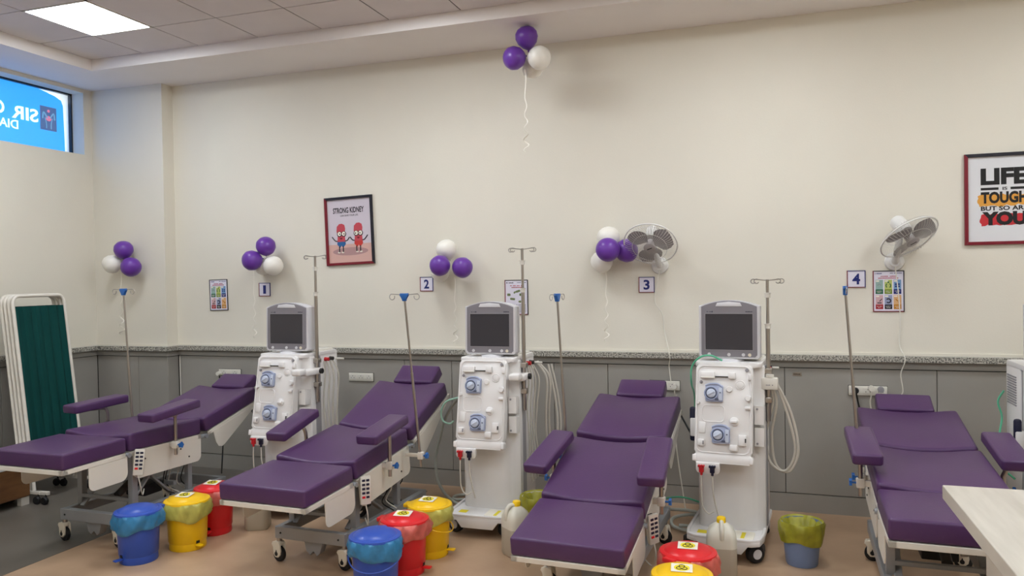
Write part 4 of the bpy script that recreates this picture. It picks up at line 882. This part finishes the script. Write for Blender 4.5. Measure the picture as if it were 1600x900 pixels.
def pedal_bin(x, y, m, bag, label, ang, H=.27, sticker=True, hand=True, rt=.118):
    rt *= .97
    e = empty('pedal_bin', (x, y, 0), ang, label, 'bin', 'lidded clinical waste bins')
    rb_ = rt*.84
    b = B(); lathe(b, [(0, 0), (rb_, 0), (rb_+.003, .006), (rb_+.002, .04), (rb_+.006, .045), (rt-.004, H-.03), (rt+.004, H-.028), (rt+.004, H), (rt-.002, H), (rt-.008, H-.02), (rb_-.004, .02), (0, .02)], 40); ob('bin_body', b, m, e)
    rr = random.Random(int(abs(x*100+y*37))); ph = [rr.uniform(0, 6.28) for _ in range(6)]; am = [rr.uniform(.4, 1) for _ in range(6)]
    n = 72
    def wob(i, j):
        a = 2*PI*j/n; amp = [0, .002, .005, .008, .009, .007, .004][min(i, 6)]
        return 1.15*amp*(.8*am[0]*math.sin(4*a+ph[0])+.6*am[1]*math.sin(9*a+ph[1]+i*.8)+.7*abs(math.sin(8.5*a+ph[2]-i*.9))-.35+.3*math.sin(23*a+ph[5]+i))
    b = B(); t = B(); prof = [(rt-.004, H+.002), (rt+.008, H+.003), (rt+.013, H-.012), (rt+.016, H-.030), (rt+.013, H-.050), (rt+.015, H-.068), (rt+.006, H-.084)]
    lathe(t, prof, n, wob=wob)
    for v in t.verts:
        a = math.atan2(v.co.y, v.co.x)
        if v.co.z < H-.02: v.co.z += (.012*math.sin(2*a+ph[3])+.007*math.sin(5*a+ph[4]))*min(1, (H-.02-v.co.z)/.05)
        if v.co.z < H-.02:
            v.co.x *= 1+.02*math.sin(a-.5); 
    bmesh.ops.solidify(t, geom=t.faces[:], thickness=.001); merge(b, t); ob('bag_liner', b, bag, e, angle=70)
    b = B(); lathe(b, [(0, H+.036), (rt*.3, H+.035), (rt*.62, H+.030), (rt*.84, H+.019), (rt*.90, H+.013), (rt*.97, H+.013), (rt+.008, H+.009), (rt+.010, H), (rt+.006, H-.004), (0, H-.002)], 44)
    box(b, -.03, .03, rt-.01, rt+.03, H-.012, H+.008, .004); lid = ob('lid', b, m, e)
    if sticker: haz(lid, 0, 0, Matrix.Rotation(-ang+rr.uniform(-.1, .15), 4, 'Z') @ Matrix.Translation((0, -.020, H+.0385)) @ Matrix.Rotation(.13, 4, 'X'))
    b = B(); box(b, -.016, .016, -rb_-.045, -rb_+.01, .028, .036, .003); box(b, -.012, .012, -rb_-.006, -rb_+.004, .012, .036, .002); ob('pedal', b, m, e)
    b = B(); box(b, -.010, .010, -rb_-.007, -rb_, .040, .055); ob('pedal_slot', b, 'black', e, smooth=False)
    if hand:
        b = B(); hp = [((rt+.012)*math.cos(a), (rt+.012)*math.sin(a), H-.075-.055*math.sin(a-PI)) for a in [PI+PI*k/20 for k in range(21)]]
        tube(b, [(p[0]*(1 if 0 < i < 20 else .95), p[1], p[2]) for i, p in enumerate(hp)], .0035, 6); ob('carry_handle', b, m, e)
    return e
pedal_bin(-3.245, 3.30, 'blup', 'bagb', 'blue pedal bin with a blue bag under the first bed, left of the yellow bin', -.25, .262, False, False, .115)
pedal_bin(-3.13, 3.54, 'yel', 'bagy', 'yellow pedal bin between the blue and red bins by the first bed', 1.25, .262, True, False, .118)
pedal_bin(-3.155, 3.80, 'redp', 'bagr', 'red pedal bin with a pink bag behind the yellow bin beside the first bed', .3, .262, True, False, .112)
pedal_bin(-1.795, 3.275, 'blup', 'bagb', 'blue lidded bin in front of the red bin by the second bed', .3, .265, False, True, .120)
pedal_bin(-1.772, 3.545, 'redp', 'bagr', 'red pedal bin behind the blue bin by the second bed', 1.6, .265, True, False, .118)
pedal_bin(-1.752, 3.81, 'yel', 'bagy', 'yellow pedal bin with an olive bag beside the middle machine tray', 1.65, .265, True, True, .116)
pedal_bin(-.345, 3.465, 'redp', 'bagr', 'red-lidded bin in front of the third machine, behind the yellow lid', 2.6, .262, True, False, .120)
pedal_bin(-.345, 3.205, 'yel', 'bagy', 'yellow-lidded bin nearest the camera, by the third bed and third machine', 2.9, .258, True, False, .120)
def waste_basket(x, y, label, m='basket', bag='bago', rt=.098, H=.215):
    e = empty('waste_basket', (x, y, 0), 0, label, 'bin', 'open waste baskets')
    b = B(); lathe(b, [(0, 0), (rt*.76, 0), (rt*.80, .008), (rt, H), (rt-.004, H), (rt*.78, .012), (0, .012)], 36); ob('basket_body', b, m, e)
    rr = random.Random(5); ph = [rr.uniform(0, 6.28) for _ in range(4)]; n = 60
    def wob(i, j):
        a = 2*PI*j/n; amp = [.010, .008, .003, .003, .005, .007, .006][min(i, 6)]
        return amp*(.8*math.sin(4*a+ph[0]+i)+.7*math.sin(7*a+ph[1]-i)+.4*math.sin(15*a+ph[2]))
    b = B(); t = B(); lathe(t, [(rt*.55, H-.06), (rt*.75, H-.03), (rt*.95, H-.004), (rt+.006, H+.006), (rt+.012, H-.01), (rt+.008, H-.05), (rt*.98, H-.095)], n, wob=wob)
    for v in t.verts:
        if v.co.z < H-.07 and v.co.xy.length > rt*.85: v.co.z += .012*math.sin(3*math.atan2(v.co.y, v.co.x)+1)
    bmesh.ops.solidify(t, geom=t.faces[:], thickness=.001); merge(b, t)
    for k in range(5): ball(b, (rr.uniform(-.03, .03), rr.uniform(-.03, .03), H-.045), .035, 1, .6, .5, 6, Matrix.Rotation(k, 4, 'Z'))
    ob('bag_liner', b, bag, e, angle=60); return e
waste_basket(.155, 4.20, 'slate blue open basket with an olive bag right of the third machine')
waste_basket(-1.28, 4.30, 'open basket with an olive bag behind the jerrycan at the second machine', 'plastw')
# ------------------------------------------------------------------ JERRYCANS
def jerrycan(x, y, rz, label, cap=True):
    e = empty('jerrycan', (x, y, 0), rz, label, 'jerrycan', 'milky plastic jerrycans')
    b = B(); sect = lambda s_, z_: [(s_*p[0], s_*p[1], z_) for p in rrect(-.072, .072, -.065, .065, .035, 5)]
    rings = []
    t = B()
    for s_, z_ in ((.90, 0), (1.0, .012), (1.0, .150)): rings.append([t.verts.new(p) for p in sect(s_, z_)])
    for a, c in zip(rings, rings[1:]):
        for j in range(len(a)): t.faces.new((a[j], a[(j+1) % len(a)], c[(j+1) % len(a)], c[j]))
    t.faces.new(rings[0]); t.faces.new(rings[-1]); merge(b, t); ob('filled_body', b, 'liquid', e, label='cloudy liquid-filled lower body')
    t = B(); rings = []
    for s_, z_ in ((1.0, .150), (1.0, .185), (.96, .210), (.80, .235), (.55, .252), (.34, .262)): rings.append([t.verts.new(p) for p in sect(s_, z_)])
    for a, c in zip(rings, rings[1:]):
        for j in range(len(a)): t.faces.new((a[j], a[(j+1) % len(a)], c[(j+1) % len(a)], c[j]))
    t.faces.new(rings[-1]); b = B(); merge(b, t); ob('shoulder', b, 'jug', e)
    b = B(); tube(b, [(0, -.012, .268), (0, -.040, .268), (0, -.062, .235), (0, -.060, .195)], .011, 10, 5); ob('handle', b, 'jug', e)
    if cap:
        b = B(); lathe(b, [(0, .288), (.019, .288), (.022, .284), (.022, .262), (0, .262)], 20, Matrix.Translation((0, .006, 0)))
        ob('cap', b, 'yelcap', e)
    return e
jerrycan(-.228, 3.93, .1, 'milky jerrycan with a yellow cap in front of the third machine')
jerrycan(-1.30, 3.93, -.7, 'milky jerrycan with a yellow cap between the second machine and the third bed')
jerrycan(-2.95, 3.93, .4, 'milky jerrycan half hidden under the foot of the second bed', True)
# ------------------------------------------------------------------ PRIVACY SCREEN, CABINET, TABLE
e = empty('privacy_screen', (-4.95, 4.17, 0), 0, 'folded white tube privacy screen with a dark green curtain at the left wall', 'screen')
Wd, Hh = .205, 1.42
for k in range(4):
    dx = -.032*k; dy = -.002*k
    T = lambda p: (p[0]+dx+.17*(1-p[2]/1.42), p[1]+dy, p[2])
    c = .05; wl_ = Wd
    pts = [(0, -wl_, .07), (0, -wl_, Hh-c)]+[(0, -wl_+c-c*math.cos(a), Hh-c+c*math.sin(a)) for a in (.4, .8, 1.2, PI/2)]+[(0, wl_-c+c*math.sin(a), Hh-c+c*math.cos(a)) for a in (.01, .4, .8, 1.2, PI/2)]+[(0, wl_, .07)]
    b = B(); tube(b, [T(p) for p in pts], .0125, 10); ob('screen_frame', b, 'white', e)
    b = B(); tube(b, [T((0, -wl_, .16)), T((0, wl_, .16))], .010, 8); ob('lower_bar', b, 'white', e)
    b = B(); rows = []; NX = 30
    for i in range(2):
        zc = (.20, Hh-.075)[i]
        rows.append([b.verts.new(T((.006*math.sin(j*1.1)+.003*math.sin(j*2.3), -wl_+.015+(2*wl_-.03)*j/NX, zc))) for j in range(NX+1)])
    for j in range(NX): b.faces.new((rows[0][j], rows[0][j+1], rows[1][j+1], rows[1][j]))
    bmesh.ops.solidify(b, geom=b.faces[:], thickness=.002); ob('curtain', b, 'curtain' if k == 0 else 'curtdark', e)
    for s in (-1, 1):
        yf = s*wl_+dy+(.0 if s > 0 else 0); xo = .17+dx
        if k in (0, 2):
            b = B(); box(b, xo-.20, xo+.12-.05*(k == 2)*0, yf-.012, yf+.012, .062, .086, .003, 1); ob('foot_bar', b, 'white', e, smooth=False)
            for q in (-.19, .105):
                b = B(); lathe(b, [(0, -.012), (.024, -.012), (.028, -.006), (.028, .006), (.024, .012), (0, .012)], 18, Matrix.Translation((xo+q, yf-.02, .028)) @ Matrix.Rotation(PI/2, 4, 'X')); cyl(b, (xo+q, yf-.008, .03), (xo+q, yf-.008, .068), .006, n=8); ob('foot_caster', b, 'black', e)
e = empty('wooden_cabinet', (-5.02, 3.385, 0), 0, 'low brown wooden cabinet on white feet at the left edge behind the first bed', 'cabinet')
ob('carcass', box(B(), -.23, .23, -.55, .55, .06, .27, .004, 1), 'wood', e, smooth=False)
ob('cabinet_top', box(B(), -.235, .235, -.555, .555, .27, .285, .003, 1), 'plastl', e, smooth=False)
for sx in (-1, 1):
    for sy in (-1, 1): ob('foot', box(B(), sx*.20-.02, sx*.20+.02, sy*.52-.03, sy*.52+.03, 0, .06, .002, 1), 'white', e, smooth=False)
e = empty('reception_table', (.533+.7, 2.80-.75, 0), 0, 'pale wood-grain table top at the lower right corner', 'table')
ob('table_top', box(B(), -.7, .7, -.75, .75, .755, .80, .003, 2), 'marble', e, smooth=False)
for sx in (-1, 1): ob('side_panel', box(B(), sx*.60-.012, sx*.60+.012, -.65, .60, 0, .755, .002, 1), 'marble', e, smooth=False)
ob('back_panel', box(B(), -.588, .588, .50, .52, .1, .755, .002, 1), 'marble', e, smooth=False)
